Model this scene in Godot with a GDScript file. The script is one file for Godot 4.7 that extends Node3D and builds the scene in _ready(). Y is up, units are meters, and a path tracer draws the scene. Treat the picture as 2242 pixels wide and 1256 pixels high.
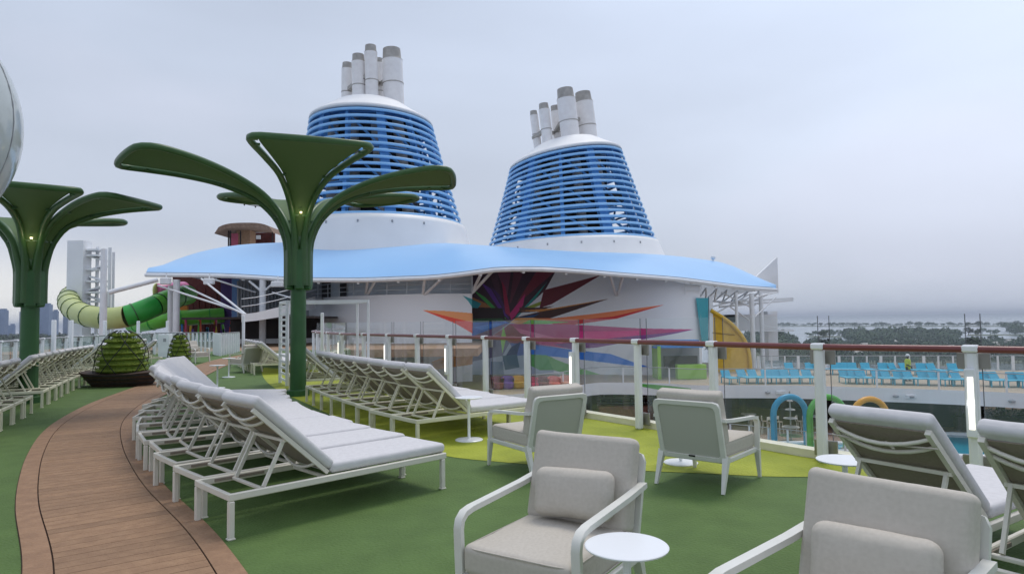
extends Node3D
# Overcast morning on the upper deck of a cruise ship: loungers along a curved boardwalk, leaf shades, twin funnels behind.
const F := 1450.0
const EYE := Vector3(0, 1.52, 0)
var cam_b: Basis
var M := {}
var rng := RandomNumberGenerator.new()
var names := {}

# ---------- pixel to position (a pixel gives a direction, the surface it touches gives the distance)
func ray(u: float, v: float) -> Vector3:
	return cam_b * Vector3((u - 1121.0) / F, -(v - 628.0) / F, -1.0)
func gp(u: float, v: float, h := 0.0) -> Vector3:
	var d := ray(u, v)
	return EYE + d * ((h - EYE.y) / d.y)
func dp(u: float, v: float, depth: float) -> Vector3:
	var d := ray(u, v)
	return EYE + d * (depth / -d.z)

# ---------- mesh builder
class MB:
	var v := PackedVector3Array()
	var n := PackedVector3Array()
	var t := PackedVector2Array()
	var ix := PackedInt32Array()
	func tri(a: Vector3, b: Vector3, c: Vector3, nn: Vector3) -> void:
		var k := v.size()
		if (b - a).cross(c - a).dot(nn) > 0.0:
			v.append_array(PackedVector3Array([a, c, b]))
		else:
			v.append_array(PackedVector3Array([a, b, c]))
		for i in 3:
			n.append(nn)
			t.append(Vector2.ZERO)
			ix.append(k + i)
	func quad(a: Vector3, b: Vector3, c: Vector3, d: Vector3, outward: Vector3) -> void:
		var nn := (b - a).cross(c - a)
		if nn.length() < 1e-9:
			nn = (c - a).cross(d - a)
		nn = nn.normalized()
		if nn.dot(outward) < 0.0:
			nn = -nn
		tri(a, b, c, nn)
		tri(a, c, d, nn)
	func box(c: Vector3, s: Vector3, b := Basis.IDENTITY) -> void:
		var h := s * 0.5
		for ax in 3:
			for sg in [-1.0, 1.0]:
				var o := Vector3.ZERO
				o[ax] = sg
				var p := []
				for k in [[-1, -1], [1, -1], [1, 1], [-1, 1]]:
					var q := Vector3.ZERO
					q[ax] = sg * h[ax]
					q[(ax + 1) % 3] = k[0] * h[(ax + 1) % 3]
					q[(ax + 2) % 3] = k[1] * h[(ax + 2) % 3]
					p.append(c + b * q)
				quad(p[0], p[1], p[2], p[3], b * o)
	func cbox(c: Vector3, s: Vector3, ch: float, b := Basis.IDENTITY) -> void:   # chamfered box
		var h := s * 0.5
		var pt := func(sx: float, sy: float, sz: float, ax: int) -> Vector3:
			var q := Vector3(sx * (h.x - ch), sy * (h.y - ch), sz * (h.z - ch))
			q[ax] = [sx, sy, sz][ax] * h[ax]
			return c + b * q
		var S := [-1.0, 1.0]
		for ax in 3:
			var a1 := (ax + 1) % 3
			var a2 := (ax + 2) % 3
			for sg in S:
				var p := []
				for k in [[-1.0, -1.0], [1.0, -1.0], [1.0, 1.0], [-1.0, 1.0]]:
					var sv := [0.0, 0.0, 0.0]
					sv[ax] = sg; sv[a1] = k[0]; sv[a2] = k[1]
					p.append(pt.call(sv[0], sv[1], sv[2], ax))
				var o := Vector3.ZERO
				o[ax] = sg
				quad(p[0], p[1], p[2], p[3], b * o)
			for s1 in S:
				for s2 in S:
					var p := []
					for e in [[-1.0, a1], [1.0, a1], [1.0, a2], [-1.0, a2]]:
						var sv := [0.0, 0.0, 0.0]
						sv[ax] = e[0]; sv[a1] = s1; sv[a2] = s2
						p.append(pt.call(sv[0], sv[1], sv[2], e[1]))
					var o := Vector3.ZERO
					o[a1] = s1; o[a2] = s2
					quad(p[0], p[1], p[2], p[3], b * o)
		for sx in S:
			for sy in S:
				for sz in S:
					tri(pt.call(sx, sy, sz, 0), pt.call(sx, sy, sz, 1), pt.call(sx, sy, sz, 2), b * Vector3(sx, sy, sz).normalized())
	func bar(a: Vector3, b: Vector3, w: float, h: float, up := Vector3.UP) -> void:   # a box from a to b, w across, h along up
		var x := (b - a).normalized()
		if absf(x.dot(up)) > 0.98:
			up = Vector3.RIGHT if absf(x.x) < 0.9 else Vector3.FORWARD
		var z := x.cross(up).normalized()
		var y := z.cross(x).normalized()
		box((a + b) * 0.5, Vector3(a.distance_to(b), h, w), Basis(x, y, z))
	func taper(a: Vector3, b: Vector3, wa: float, wb: float) -> void:   # square bar that tapers
		var x := (b - a).normalized()
		var up := Vector3.RIGHT if absf(x.y) > 0.9 else Vector3.UP
		var z := x.cross(up).normalized()
		var y := z.cross(x).normalized()
		var pa := []; var pb := []
		for k in [[-1, -1], [1, -1], [1, 1], [-1, 1]]:
			pa.append(a + (y * k[0] + z * k[1]) * wa * 0.5)
			pb.append(b + (y * k[0] + z * k[1]) * wb * 0.5)
		for i in 4:
			var j := (i + 1) % 4
			quad(pa[i], pa[j], pb[j], pb[i], (pa[i] + pa[j]) * 0.5 - a)
		quad(pa[0], pa[1], pa[2], pa[3], -x)
		quad(pb[0], pb[1], pb[2], pb[3], x)
	func strip(rows: Array, closed_u := false, flip := false, uvs := []) -> void:   # smooth surface through rows of points
		var nr := rows.size()
		var nc: int = rows[0].size()
		var k := v.size()
		for i in nr:
			for j in nc:
				var r: Array = rows[i]
				var du: Vector3
				if closed_u:
					du = r[(j + 1) % nc] - r[(j - 1 + nc) % nc]
				else:
					du = r[mini(j + 1, nc - 1)] - r[maxi(j - 1, 0)]
				var dv: Vector3 = rows[mini(i + 1, nr - 1)][j] - rows[maxi(i - 1, 0)][j]
				var nn := du.cross(dv)
				if nn.length() < 1e-10:
					nn = Vector3.UP
				nn = nn.normalized()
				v.append(r[j])
				n.append(-nn if flip else nn)
				t.append(uvs[i][j] if uvs.size() > 0 else Vector2(float(j) / maxi(nc - 1, 1), float(i) / maxi(nr - 1, 1)))
		var jn := nc if closed_u else nc - 1
		for i in nr - 1:
			for j in jn:
				var a := k + i * nc + j
				var b := k + i * nc + (j + 1) % nc
				var c := a + nc
				var d := b + nc
				if flip:
					ix.append_array(PackedInt32Array([a, b, d, a, d, c]))
				else:
					ix.append_array(PackedInt32Array([a, d, b, a, c, d]))
	func tube(pts: Array, r, seg := 8, loop := false, caps := true) -> void:
		var np := pts.size()
		var rows := []
		var side := Vector3.ZERO
		for i in np:
			var d: Vector3
			if loop:
				d = (pts[(i + 1) % np] - pts[(i - 1 + np) % np]).normalized()
			else:
				d = (pts[mini(i + 1, np - 1)] - pts[maxi(i - 1, 0)]).normalized()
			if side == Vector3.ZERO:
				side = d.cross(Vector3.UP if absf(d.y) < 0.9 else Vector3.RIGHT).normalized()
			else:
				side = (side - d * side.dot(d)).normalized()
			var up := d.cross(side)
			var rr: float = r[i] if r is Array else r
			var row := []
			for j in seg:
				var a := TAU * j / seg
				row.append(pts[i] + (side * cos(a) + up * sin(a)) * rr)
			rows.append(row)
		if loop:
			rows.append(rows[0].duplicate())
		strip(rows, true, true)
		if caps and not loop:
			for e in [0, np - 1]:
				var nn: Vector3 = (pts[0] - pts[1]).normalized() if e == 0 else (pts[np - 1] - pts[np - 2]).normalized()
				for j in range(1, seg - 1):
					tri(rows[e][0], rows[e][j], rows[e][j + 1], nn)
	func lathe(prof: Array, seg := 20, o := Vector3.ZERO) -> void:   # Vector2(radius, height) from the bottom up
		var rows := []
		for p in prof:
			var row := []
			for j in seg:
				var a := TAU * j / seg
				row.append(o + Vector3(cos(a) * p.x, p.y, sin(a) * p.x))
			rows.append(row)
		for i in rows.size() - 1:
			for j in seg:
				var j2 := (j + 1) % seg
				var a0: Vector2 = prof[i]
				var a1: Vector2 = prof[i + 1]
				var th := TAU * (j + 0.5) / seg
				var dr := a1 - a0
				var nn := Vector3(cos(th) * dr.y, -dr.x, sin(th) * dr.y).normalized()
				if a0.x > 1e-5:
					tri(rows[i][j], rows[i][j2], rows[i + 1][j2], nn)
				if a1.x > 1e-5:
					tri(rows[i][j], rows[i + 1][j2], rows[i + 1][j], nn)
	func rbox(c: Vector3, s: Vector3, r: float, bulge := 0.0, b := Basis.IDENTITY, wob := 0.0, seed_ := 0) -> void:   # soft cushion
		var h := s * 0.5
		r = minf(r, minf(h.x, minf(h.y, h.z)))
		var noise := FastNoiseLite.new()
		noise.seed = seed_
		noise.frequency = 3.0
		var ax_t := []
		for a in 3:
			var l := []
			for q in [0.0, 0.15, 0.4, 0.7, 1.0]:
				l.append(-h[a] + r * q)
			var inner: float = h[a] - r
			if inner > 0.005:
				for q in [-0.66, -0.33, 0.0, 0.33, 0.66]:
					l.append(inner * q)
			for q in [1.0, 0.7, 0.4, 0.15, 0.0]:
				l.append(h[a] - r * q)
			ax_t.append(l)
		for ax in 3:
			var a1 := (ax + 1) % 3
			var a2 := (ax + 2) % 3
			for sg in [-1.0, 1.0]:
				var rows := []
				for p1 in ax_t[a1]:
					var row := []
					for p2 in ax_t[a2]:
						var p := Vector3.ZERO
						p[ax] = sg * h[ax]; p[a1] = p1; p[a2] = p2
						var q := p.clamp(-(h - Vector3.ONE * r), h - Vector3.ONE * r)
						var d := p - q
						p = q + d.normalized() * r if d.length() > 1e-6 else p
						var fx := 1.0 - pow(absf(p.x) / h.x, 2.0)
						var fz := 1.0 - pow(absf(p.z) / h.z, 2.0)
						p.y += signf(p.y) * bulge * maxf(fx, 0.0) * maxf(fz, 0.0) * minf(1.0, absf(p.y) / h.y)
						if wob > 0.0:
							p.y += wob * noise.get_noise_3d(p.x, p.y, p.z) * (0.4 + 0.6 * float(p.y > 0.0))
							p.x += wob * 0.6 * noise.get_noise_3d(p.z + 7.0, p.y, p.x)
						row.append(c + b * p)
					rows.append(row)
				strip(rows, false, sg < 0.0)
	func prism(poly: Array, thick: float, xf: Transform3D) -> void:   # 2-D outline in the local xy plane, centred in z
		var pk := PackedVector2Array(poly)
		var tr := Geometry2D.triangulate_polygon(pk)
		var z := Vector3(0, 0, thick * 0.5)
		for s in [-1.0, 1.0]:
			var nn := (xf.basis * Vector3(0, 0, s)).normalized()
			for i in range(0, tr.size(), 3):
				var p := []
				for j in 3:
					var q := pk[tr[i + j]]
					p.append(xf * (Vector3(q.x, q.y, 0) + z * s))
				tri(p[0], p[1], p[2], nn)
		var cw := Geometry2D.is_polygon_clockwise(pk)
		for i in pk.size():
			var a := pk[i]
			var b := pk[(i + 1) % pk.size()]
			var e := (b - a).normalized()
			var o := Vector3(e.y, -e.x, 0) * (-1.0 if cw else 1.0)
			quad(xf * (Vector3(a.x, a.y, 0) - z), xf * (Vector3(b.x, b.y, 0) - z), xf * (Vector3(b.x, b.y, 0) + z), xf * (Vector3(a.x, a.y, 0) + z), xf.basis * o)
	func mesh() -> ArrayMesh:
		var a := []
		a.resize(Mesh.ARRAY_MAX)
		a[Mesh.ARRAY_VERTEX] = v
		a[Mesh.ARRAY_NORMAL] = n
		a[Mesh.ARRAY_TEX_UV] = t
		a[Mesh.ARRAY_INDEX] = ix
		var m := ArrayMesh.new()
		m.add_surface_from_arrays(Mesh.PRIMITIVE_TRIANGLES, a)
		return m

# ---------- scene tree helpers
func numbered(parent: Node, called: String) -> String:
	var key := str(parent.get_instance_id()) + "/" + called
	var k: int = names.get(key, 0)
	names[key] = k + 1
	return called if k == 0 else "%s_%03d" % [called, k]
func thing(called: String, label: String, category: String, at := Vector3.ZERO, turn := 0.0, group := "") -> Node3D:
	var o := Node3D.new()
	o.name = numbered(self, called)
	add_child(o)
	o.position = at
	o.rotation.y = turn
	o.set_meta("label", label)
	o.set_meta("category", category)
	if group != "":
		o.set_meta("group", group)
	return o
func part(parent: Node, called: String, mb, mat: Material, at := Vector3.ZERO) -> MeshInstance3D:
	var o := MeshInstance3D.new()
	o.name = numbered(parent, called)
	o.mesh = mb.mesh() if mb is MB else mb
	o.material_override = mat
	o.position = at
	parent.add_child(o)
	return o
func struct(called: String, mb: MB, mat: Material) -> MeshInstance3D:
	var o := part(self, called, mb, mat)
	o.set_meta("kind", "structure")
	return o
func copy(src: Node3D, called: String, at: Vector3, turn: float, label := "", group := "") -> Node3D:
	var r: Node3D = src.duplicate()
	r.name = numbered(self, called)
	add_child(r)
	r.position = at
	r.rotation.y = turn
	if label != "":
		r.set_meta("label", label)
	if group != "":
		r.set_meta("group", group)
	return r

# ---------- materials
func ntex(seed_: int, freq: float, c0: Color, c1: Color, size := 256, octaves := 4, fine := 0.0) -> ImageTexture:
	var nz := FastNoiseLite.new()
	nz.seed = seed_
	nz.noise_type = FastNoiseLite.TYPE_SIMPLEX_SMOOTH
	nz.frequency = freq
	nz.fractal_octaves = octaves
	var g := nz.get_seamless_image(size, size)
	var r2 := RandomNumberGenerator.new()
	r2.seed = seed_ + 5
	var im := Image.create(size, size, false, Image.FORMAT_RGB8)
	for y in size:
		for x in size:
			var k := g.get_pixel(x, y).r
			k = clampf(k + (r2.randf() - 0.5) * fine, 0.0, 1.0)
			im.set_pixel(x, y, c0.lerp(c1, k))
	im.generate_mipmaps()
	return ImageTexture.create_from_image(im)
func mat(col: Color, rough := 0.6, metal := 0.0) -> StandardMaterial3D:
	var m := StandardMaterial3D.new()
	m.albedo_color = col
	m.roughness = rough
	m.metallic = metal
	return m
func nmat(c0: Color, c1: Color, scale: float, rough := 0.6, freq := 0.02, size := 256, fine := 0.0, sd := 1) -> StandardMaterial3D:
	var m := mat(Color.WHITE, rough)
	m.albedo_texture = ntex(sd, freq, c0, c1, size, 4, fine)
	m.uv1_triplanar = true
	m.uv1_world_triplanar = true
	m.uv1_scale = Vector3.ONE * scale
	return m
func bumpy(m: StandardMaterial3D, sd: int, freq: float, strength: float, size := 256) -> StandardMaterial3D:
	var nz := FastNoiseLite.new()
	nz.seed = sd
	nz.frequency = freq
	nz.fractal_octaves = 3
	var g := nz.get_seamless_image(size, size)
	g.convert(Image.FORMAT_RGBA8)
	g.bump_map_to_normal_map(strength)
	m.normal_enabled = true
	m.normal_texture = ImageTexture.create_from_image(g)
	return m
func glow(col: Color, e: float) -> StandardMaterial3D:
	var m := mat(col, 0.5)
	m.emission_enabled = true
	m.emission = col
	m.emission_energy_multiplier = e
	return m
func rgb(r: int, g: int, b: int) -> Color:
	return Color8(r, g, b)

func _ready() -> void:
	rng.seed = 20240611
	cam_b = Basis(Vector3.RIGHT, atan(74.0 / 1450.0)) * Basis(Vector3.BACK, -0.013)
	var cam := Camera3D.new()
	cam.name = "camera"
	cam.transform = Transform3D(cam_b, EYE)
	cam.fov = rad_to_deg(2.0 * atan(628.0 / F))
	cam.near = 0.05
	cam.far = 40000.0
	add_child(cam)
	cam.current = true
	sky_and_sun()
	materials()
	print("sky, materials")
	deck()
	railings()
	print("deck")
	funnel_house()
	funnels()
	lower_decks()
	print("house")
	shore()
	print("shore")
	furniture()
	print("furniture")
	shades()
	left_side()
	details()
	print("done")

func sky_and_sun() -> void:
	var w := 1024
	var h := 512
	var im := Image.create(w, h, false, Image.FORMAT_RGBF)
	var nz := FastNoiseLite.new()
	nz.seed = 11
	nz.noise_type = FastNoiseLite.TYPE_SIMPLEX_SMOOTH
	nz.frequency = 0.9
	nz.fractal_octaves = 5
	for y in h:
		var el := (0.5 - (y + 0.5) / h) * PI
		var ce := cos(el)
		var se := sin(el)
		for x in w:
			var az := (x + 0.5) / w * TAU   # column 0 looks along -z
			var d := Vector3(sin(az) * ce, se, -cos(az) * ce)
			var k := nz.get_noise_3d(d.x * 1.6, d.y * 6.5, d.z * 1.6)
			var k2 := nz.get_noise_3d(d.x * 0.9 + 9.0, d.y * 2.2, d.z * 0.9 + 3.0)
			var e := clampf(se, 0.0, 1.0)
			var c := Vector3(0.575, 0.630, 0.735).lerp(Vector3(0.580, 0.660, 0.815), smoothstep(0.0, 0.5, e))
			c *= 1.0 + 0.09 * k + 0.10 * k2
			# a thinner, brighter sheet of cloud up to one side and a pale break along the horizon by the city
			var thin := clampf(d.dot(Vector3(0.60, 0.42, -0.68)), 0.0, 1.0)
			c *= 0.90 + 0.36 * pow(thin, 5.0) * smoothstep(0.02, 0.2, e)
			c = c.lerp(Vector3(0.72, 0.74, 0.88), clampf(k2 * 0.9, 0.0, 0.3))
			var side := clampf(d.dot(Vector3(-0.62, 0.0, -0.78)), 0.0, 1.0)
			c = c.lerp(Vector3(0.84, 0.84, 0.82), clampf(1.05 * pow(side, 4.0) + 0.4 * k, 0.0, 0.95) * (1.0 - smoothstep(0.03, 0.13, absf(e))))
			im.set_pixel(x, y, Color(c.x, c.y, c.z))
	var pm := PanoramaSkyMaterial.new()
	pm.panorama = ImageTexture.create_from_image(im)
	var sky := Sky.new()
	sky.sky_material = pm
	var env := Environment.new()
	env.background_mode = Environment.BG_SKY
	env.sky = sky
	env.tonemap_mode = Environment.TONE_MAPPER_LINEAR
	env.tonemap_exposure = 1.09
	env.sdfgi_enabled = true
	env.ssao_enabled = true
	env.ssil_enabled = true
	env.fog_enabled = true
	env.fog_density = 0.00010
	env.fog_light_color = Color(0.86, 0.89, 0.94)
	var we := WorldEnvironment.new()
	we.name = "world_environment"
	we.environment = env
	add_child(we)
	var sun := DirectionalLight3D.new()
	sun.name = "sun"
	sun.light_energy = 0.42
	sun.light_angular_distance = 18.0
	sun.light_color = Color(1.0, 0.97, 0.93)
	sun.shadow_enabled = true
	sun.rotation_degrees = Vector3(-66, 150, 0)
	add_child(sun)

func materials() -> void:
	M.turf = bumpy(nmat(rgb(76, 102, 46), rgb(90, 118, 57), 0.16, 0.8, 0.012, 1024, 0.6, 3), 4, 0.22, 1.1, 1024)
	M.lime = bumpy(nmat(rgb(140, 150, 30), rgb(168, 176, 48), 0.2, 0.75, 0.012, 512, 0.4, 5), 6, 0.22, 0.8, 512)
	M.joint = mat(rgb(70, 50, 38), 0.9)
	M.planks = []
	for i in 5:
		var k := 0.925 + 0.018 * i
		var m := nmat(Color8(146, 113, 85) * k, Color8(166, 132, 101) * k, 1.1, 0.7, 0.02, 256, 0.45, 20 + i)
		m.uv1_scale = Vector3(1.3, 1.3, 1.3)
		M.planks.append(bumpy(m, 30 + i, 0.1, 1.2))
	M.board = bumpy(nmat(rgb(140, 108, 82), rgb(164, 129, 99), 0.9, 0.7, 0.02, 256, 0.5, 27), 37, 0.1, 1.2)
	M.frame = nmat(rgb(216, 211, 197), rgb(228, 224, 212), 2.0, 0.45, 0.02, 128, 0.0, 41)
	M.frame_b = nmat(rgb(218, 214, 188), rgb(230, 226, 202), 2.0, 0.45, 0.02, 128, 0.0, 42)
	M.mattress = bumpy(nmat(rgb(206, 204, 205), rgb(218, 216, 217), 3.0, 0.9, 0.02, 256, 0.08, 43), 44, 0.012, 2.5)
	M.sling = nmat(rgb(138, 127, 115), rgb(156, 145, 132), 6.0, 0.85, 0.06, 128, 0.5, 45)
	M.cushion = bumpy(nmat(rgb(188, 181, 169), rgb(202, 195, 184), 5.0, 0.95, 0.03, 256, 0.12, 46), 47, 0.012, 1.6)
	M.chair = nmat(rgb(214, 213, 204), rgb(226, 225, 217), 2.0, 0.4, 0.02, 128, 0.0, 48)
	M.mesh_back = nmat(rgb(176, 176, 164), rgb(192, 192, 180), 20.0, 0.8, 0.1, 128, 0.7, 49)
	M.white = nmat(rgb(222, 224, 226), rgb(236, 238, 240), 0.5, 0.4, 0.02, 128, 0.0, 50)
	M.table = mat(rgb(238, 240, 242), 0.3)
	M.hull = nmat(rgb(232, 233, 234), rgb(242, 243, 244), 0.08, 0.5, 0.02, 256, 0.06, 51)
	M.grey = nmat(rgb(150, 152, 156), rgb(170, 172, 176), 0.2, 0.6, 0.02, 128, 0.0, 52)
	M.steel = bumpy(nmat(rgb(232, 229, 228), rgb(246, 244, 243), 0.3, 0.42, 0.015, 256, 0.1, 53), 54, 0.03, 1.0)
	M.soot = nmat(rgb(150, 146, 140), rgb(190, 186, 180), 0.4, 0.6, 0.02, 128, 0.1, 55)
	M.dark = nmat(rgb(34, 27, 26), rgb(56, 44, 42), 0.2, 0.7, 0.03, 128, 0.2, 56)
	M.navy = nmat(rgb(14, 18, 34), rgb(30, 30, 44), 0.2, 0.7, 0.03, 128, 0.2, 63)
	M.black = mat(rgb(24, 24, 26), 0.5)
	M.seal = mat(rgb(86, 90, 94), 0.5)
	M.ring = nmat(rgb(136, 192, 242), rgb(150, 204, 248), 0.2, 0.4, 0.02, 128, 0.0, 57)
	M.fin = nmat(rgb(84, 150, 212), rgb(102, 168, 226), 0.2, 0.5, 0.02, 128, 0.0, 58)
	M.canopy = nmat(rgb(150, 196, 240), rgb(160, 205, 246), 0.05, 0.35, 0.01, 256, 0.03, 59)
	M.leaf_frame = nmat(rgb(48, 82, 40), rgb(60, 98, 50), 0.5, 0.4, 0.02, 128, 0.0, 60)
	M.pole = nmat(rgb(40, 84, 40), rgb(52, 100, 50), 0.6, 0.42, 0.02, 128, 0.0, 64)
	M.leaf_panel = nmat(rgb(66, 92, 48), rgb(82, 110, 60), 6.0, 0.7, 0.05, 128, 0.6, 61)
	M.leaf_panel.backlight_enabled = true
	M.leaf_panel.backlight = Color(0.10, 0.16, 0.06)
	M.rail = nmat(rgb(112, 58, 58), rgb(134, 74, 72), 1.0, 0.32, 0.02, 128, 0.1, 62)
	M.glass = mat(Color(0.80, 0.90, 0.90, 0.10), 0.04)
	M.glass.transparency = BaseMaterial3D.TRANSPARENCY_ALPHA
	M.frost = mat(Color(0.80, 0.90, 0.88, 0.32), 0.10)
	M.frost.transparency = BaseMaterial3D.TRANSPARENCY_ALPHA
	M.clamp = mat(rgb(150, 148, 142), 0.35, 0.7)
	M.led = glow(Color(1.0, 0.98, 0.92), 1.6)

func ribbon(mb: MB, pts: Array, dy0: float, dy1: float) -> void:   # a vertical strip along a line
	var lo := []
	var hi := []
	for p in pts:
		lo.append(p + Vector3(0, dy0, 0))
		hi.append(p + Vector3(0, dy1, 0))
	mb.strip([lo, hi])
func smooth(pts: Array, step: float) -> Array:   # Catmull-Rom resampled at even steps
	var c := Curve3D.new()
	for i in pts.size():
		var tn: Vector3 = (pts[mini(i + 1, pts.size() - 1)] - pts[maxi(i - 1, 0)]) / 6.0
		c.add_point(pts[i], -tn, tn)
	c.bake_interval = 0.05
	var l := c.get_baked_length()
	var k := maxi(int(round(l / step)), 1)
	var out := []
	for i in k + 1:
		out.append(c.sample_baked(l * i / k))
	return out
func flat(mb: MB, outline: Array, y: float) -> void:
	var pk := PackedVector2Array()
	for p in outline:
		pk.append(Vector2(p.x, p.z))
	var tr := Geometry2D.triangulate_polygon(pk)
	for i in range(0, tr.size(), 3):
		var q := []
		for j in 3:
			q.append(Vector3(pk[tr[i + j]].x, y, pk[tr[i + j]].y))
		mb.tri(q[0], q[1], q[2], Vector3.UP)
func offset(pts: Array, d: float) -> Array:   # shift a ground line sideways (positive: to its right-hand side)
	var out := []
	for i in pts.size():
		var e: Vector3 = (pts[mini(i + 1, pts.size() - 1)] - pts[maxi(i - 1, 0)]).normalized()
		out.append(pts[i] + Vector3(-e.z, 0, e.x) * d)
	return out
func V(x: float, z: float, y := 0.0) -> Vector3:
	return Vector3(x, y, z)

var rail_r := []   # inner edge of the opening, near to far
var rail_l := []
var path_c := []
func deck() -> void:
	rail_r = [V(7.4, -1.2), V(6.2, -3.4), V(5.25, -4.85), V(4.2, -6.1), V(3.2, -6.97), V(2.42, -8.1), V(1.71, -9.22), V(0.95, -10.3), V(0.22, -11.45), V(-0.55, -12.7), V(-1.35, -13.9), V(-2.2, -15.1), V(-3.1, -16.4), V(-4.0, -17.7), V(-5.0, -19.3), V(-5.9, -21.1), V(-6.8, -23.0), V(-7.6, -25.2), V(-8.3, -28.0), V(-8.9, -31.0), V(-9.4, -34.5), V(-9.7, -38.0)]
	rail_l = [V(-4.5, 1.5), V(-6.6, -2.2), V(-8.4, -5.2), V(-9.8, -8.1), V(-11.0, -10.8), V(-12.4, -13.7), V(-13.7, -16.4), V(-15.1, -19.7), V(-16.4, -22.9), V(-17.7, -26.4), V(-18.5, -30.5), V(-18.9, -34.5), V(-19.0, -38.0)]
	var outline := smooth(offset(rail_r, 0.42), 0.8)
	var left := smooth(offset(rail_l, -0.4), 0.8)
	left.reverse()
	outline.append_array(left)
	outline.append(V(-4, 5))
	outline.append(V(8, 5))
	var mb := MB.new()
	flat(mb, outline, 0.0)
	var loop := outline.duplicate()
	loop.append(outline[0])
	ribbon(mb, loop, -0.35, -0.001)
	struct("deck_floor", mb, M.turf)
	# lime green coating by the rail
	var lime := [V(5.3, -3.9), V(4.4, -5.1)]
	for p in [[1870, 1050], [1690, 1044], [1500, 1035], [1340, 1028], [1200, 1020], [1090, 1011], [985, 1000], [880, 974], [770, 930], [680, 888], [610, 855], [580, 832], [572, 812]]:
		lime.append(gp(p[0], p[1]))
	lime.append(V(-8.6, -23))
	lime = smooth(lime, 0.25)
	var edge := smooth(offset(rail_r.slice(1, 16), 0.30), 0.8)
	edge.reverse()
	lime.append_array(edge)
	mb = MB.new()
	flat(mb, lime, 0.004)
	struct("lime_floor_coating", mb, M.lime)
	# boardwalk
	var lft := [V(-0.9, -0.9), V(-2.0, -2.6)]
	for p in [[45, 1256], [31, 1116], [40, 1047], [58, 996], [87, 952], [127, 920], [189, 887], [254, 862]]:
		lft.append(gp(p[0], p[1]))
	lft.append_array([V(-10.1, -19.0), V(-11.6, -24.0), V(-13.0, -29.5), V(-13.9, -36.5)])
	var cl := smooth(offset(lft, 0.57), 0.128)
	path_c = cl
	var ol := offset(cl, -0.57)
	var il := offset(cl, -0.405)
	var ir := offset(cl, 0.405)
	var orr := offset(cl, 0.57)
	mb = MB.new()
	var a := []
	var b := []
	for i in cl.size():
		a.append(ol[i] + Vector3(0, 0.004, 0))
		b.append(orr[i] + Vector3(0, 0.004, 0))
	mb.strip([a, b], false, false)
	var bw := struct("boardwalk", mb, M.joint)
	for s in [[ol, il], [ir, orr]]:
		mb = MB.new()
		var rows := [[], [], [], []]
		var ins: Array = offset(s[0], 0.006)
		var out: Array = offset(s[1], -0.006)
		for i in cl.size():
			rows[0].append(ins[i] + Vector3(0, 0.004, 0))
			rows[1].append(ins[i] + Vector3(0, 0.015, 0))
			rows[2].append(out[i] + Vector3(0, 0.015, 0))
			rows[3].append(out[i] + Vector3(0, 0.004, 0))
		mb.strip([rows[0], rows[1]])
		mb.strip([rows[1], rows[2]])
		mb.strip([rows[2], rows[3]])
		part(bw, "border_board", mb, M.board)
	var rest := MB.new()
	for i in cl.size() - 1:
		var m2 := MB.new() if i < 190 else rest
		var e: Vector3 = (cl[i + 1] - cl[i]).normalized() * 0.0028
		var top := 0.0145 + rng.randf() * 0.001
		var p := [il[i] + e, ir[i] + e, ir[i + 1] - e, il[i + 1] - e]
		var sd := Vector3(-e.z, 0, e.x).normalized() * 0.004
		p[0] += sd; p[3] += sd; p[1] -= sd; p[2] -= sd
		var u := Vector3(0, top, 0)
		var l := Vector3(0, 0.004, 0)
		m2.quad(p[0] + u, p[1] + u, p[2] + u, p[3] + u, Vector3.UP)
		m2.quad(p[0] + l, p[1] + l, p[1] + u, p[0] + u, -e)
		m2.quad(p[2] + l, p[3] + l, p[3] + u, p[2] + u, e)
		if i < 190:
			part(bw, "plank", m2, M.planks[rng.randi() % 5])
	var far := part(bw, "distant_planks", rest, M.planks[2])
	far.set_meta("kind", "stuff")

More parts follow.
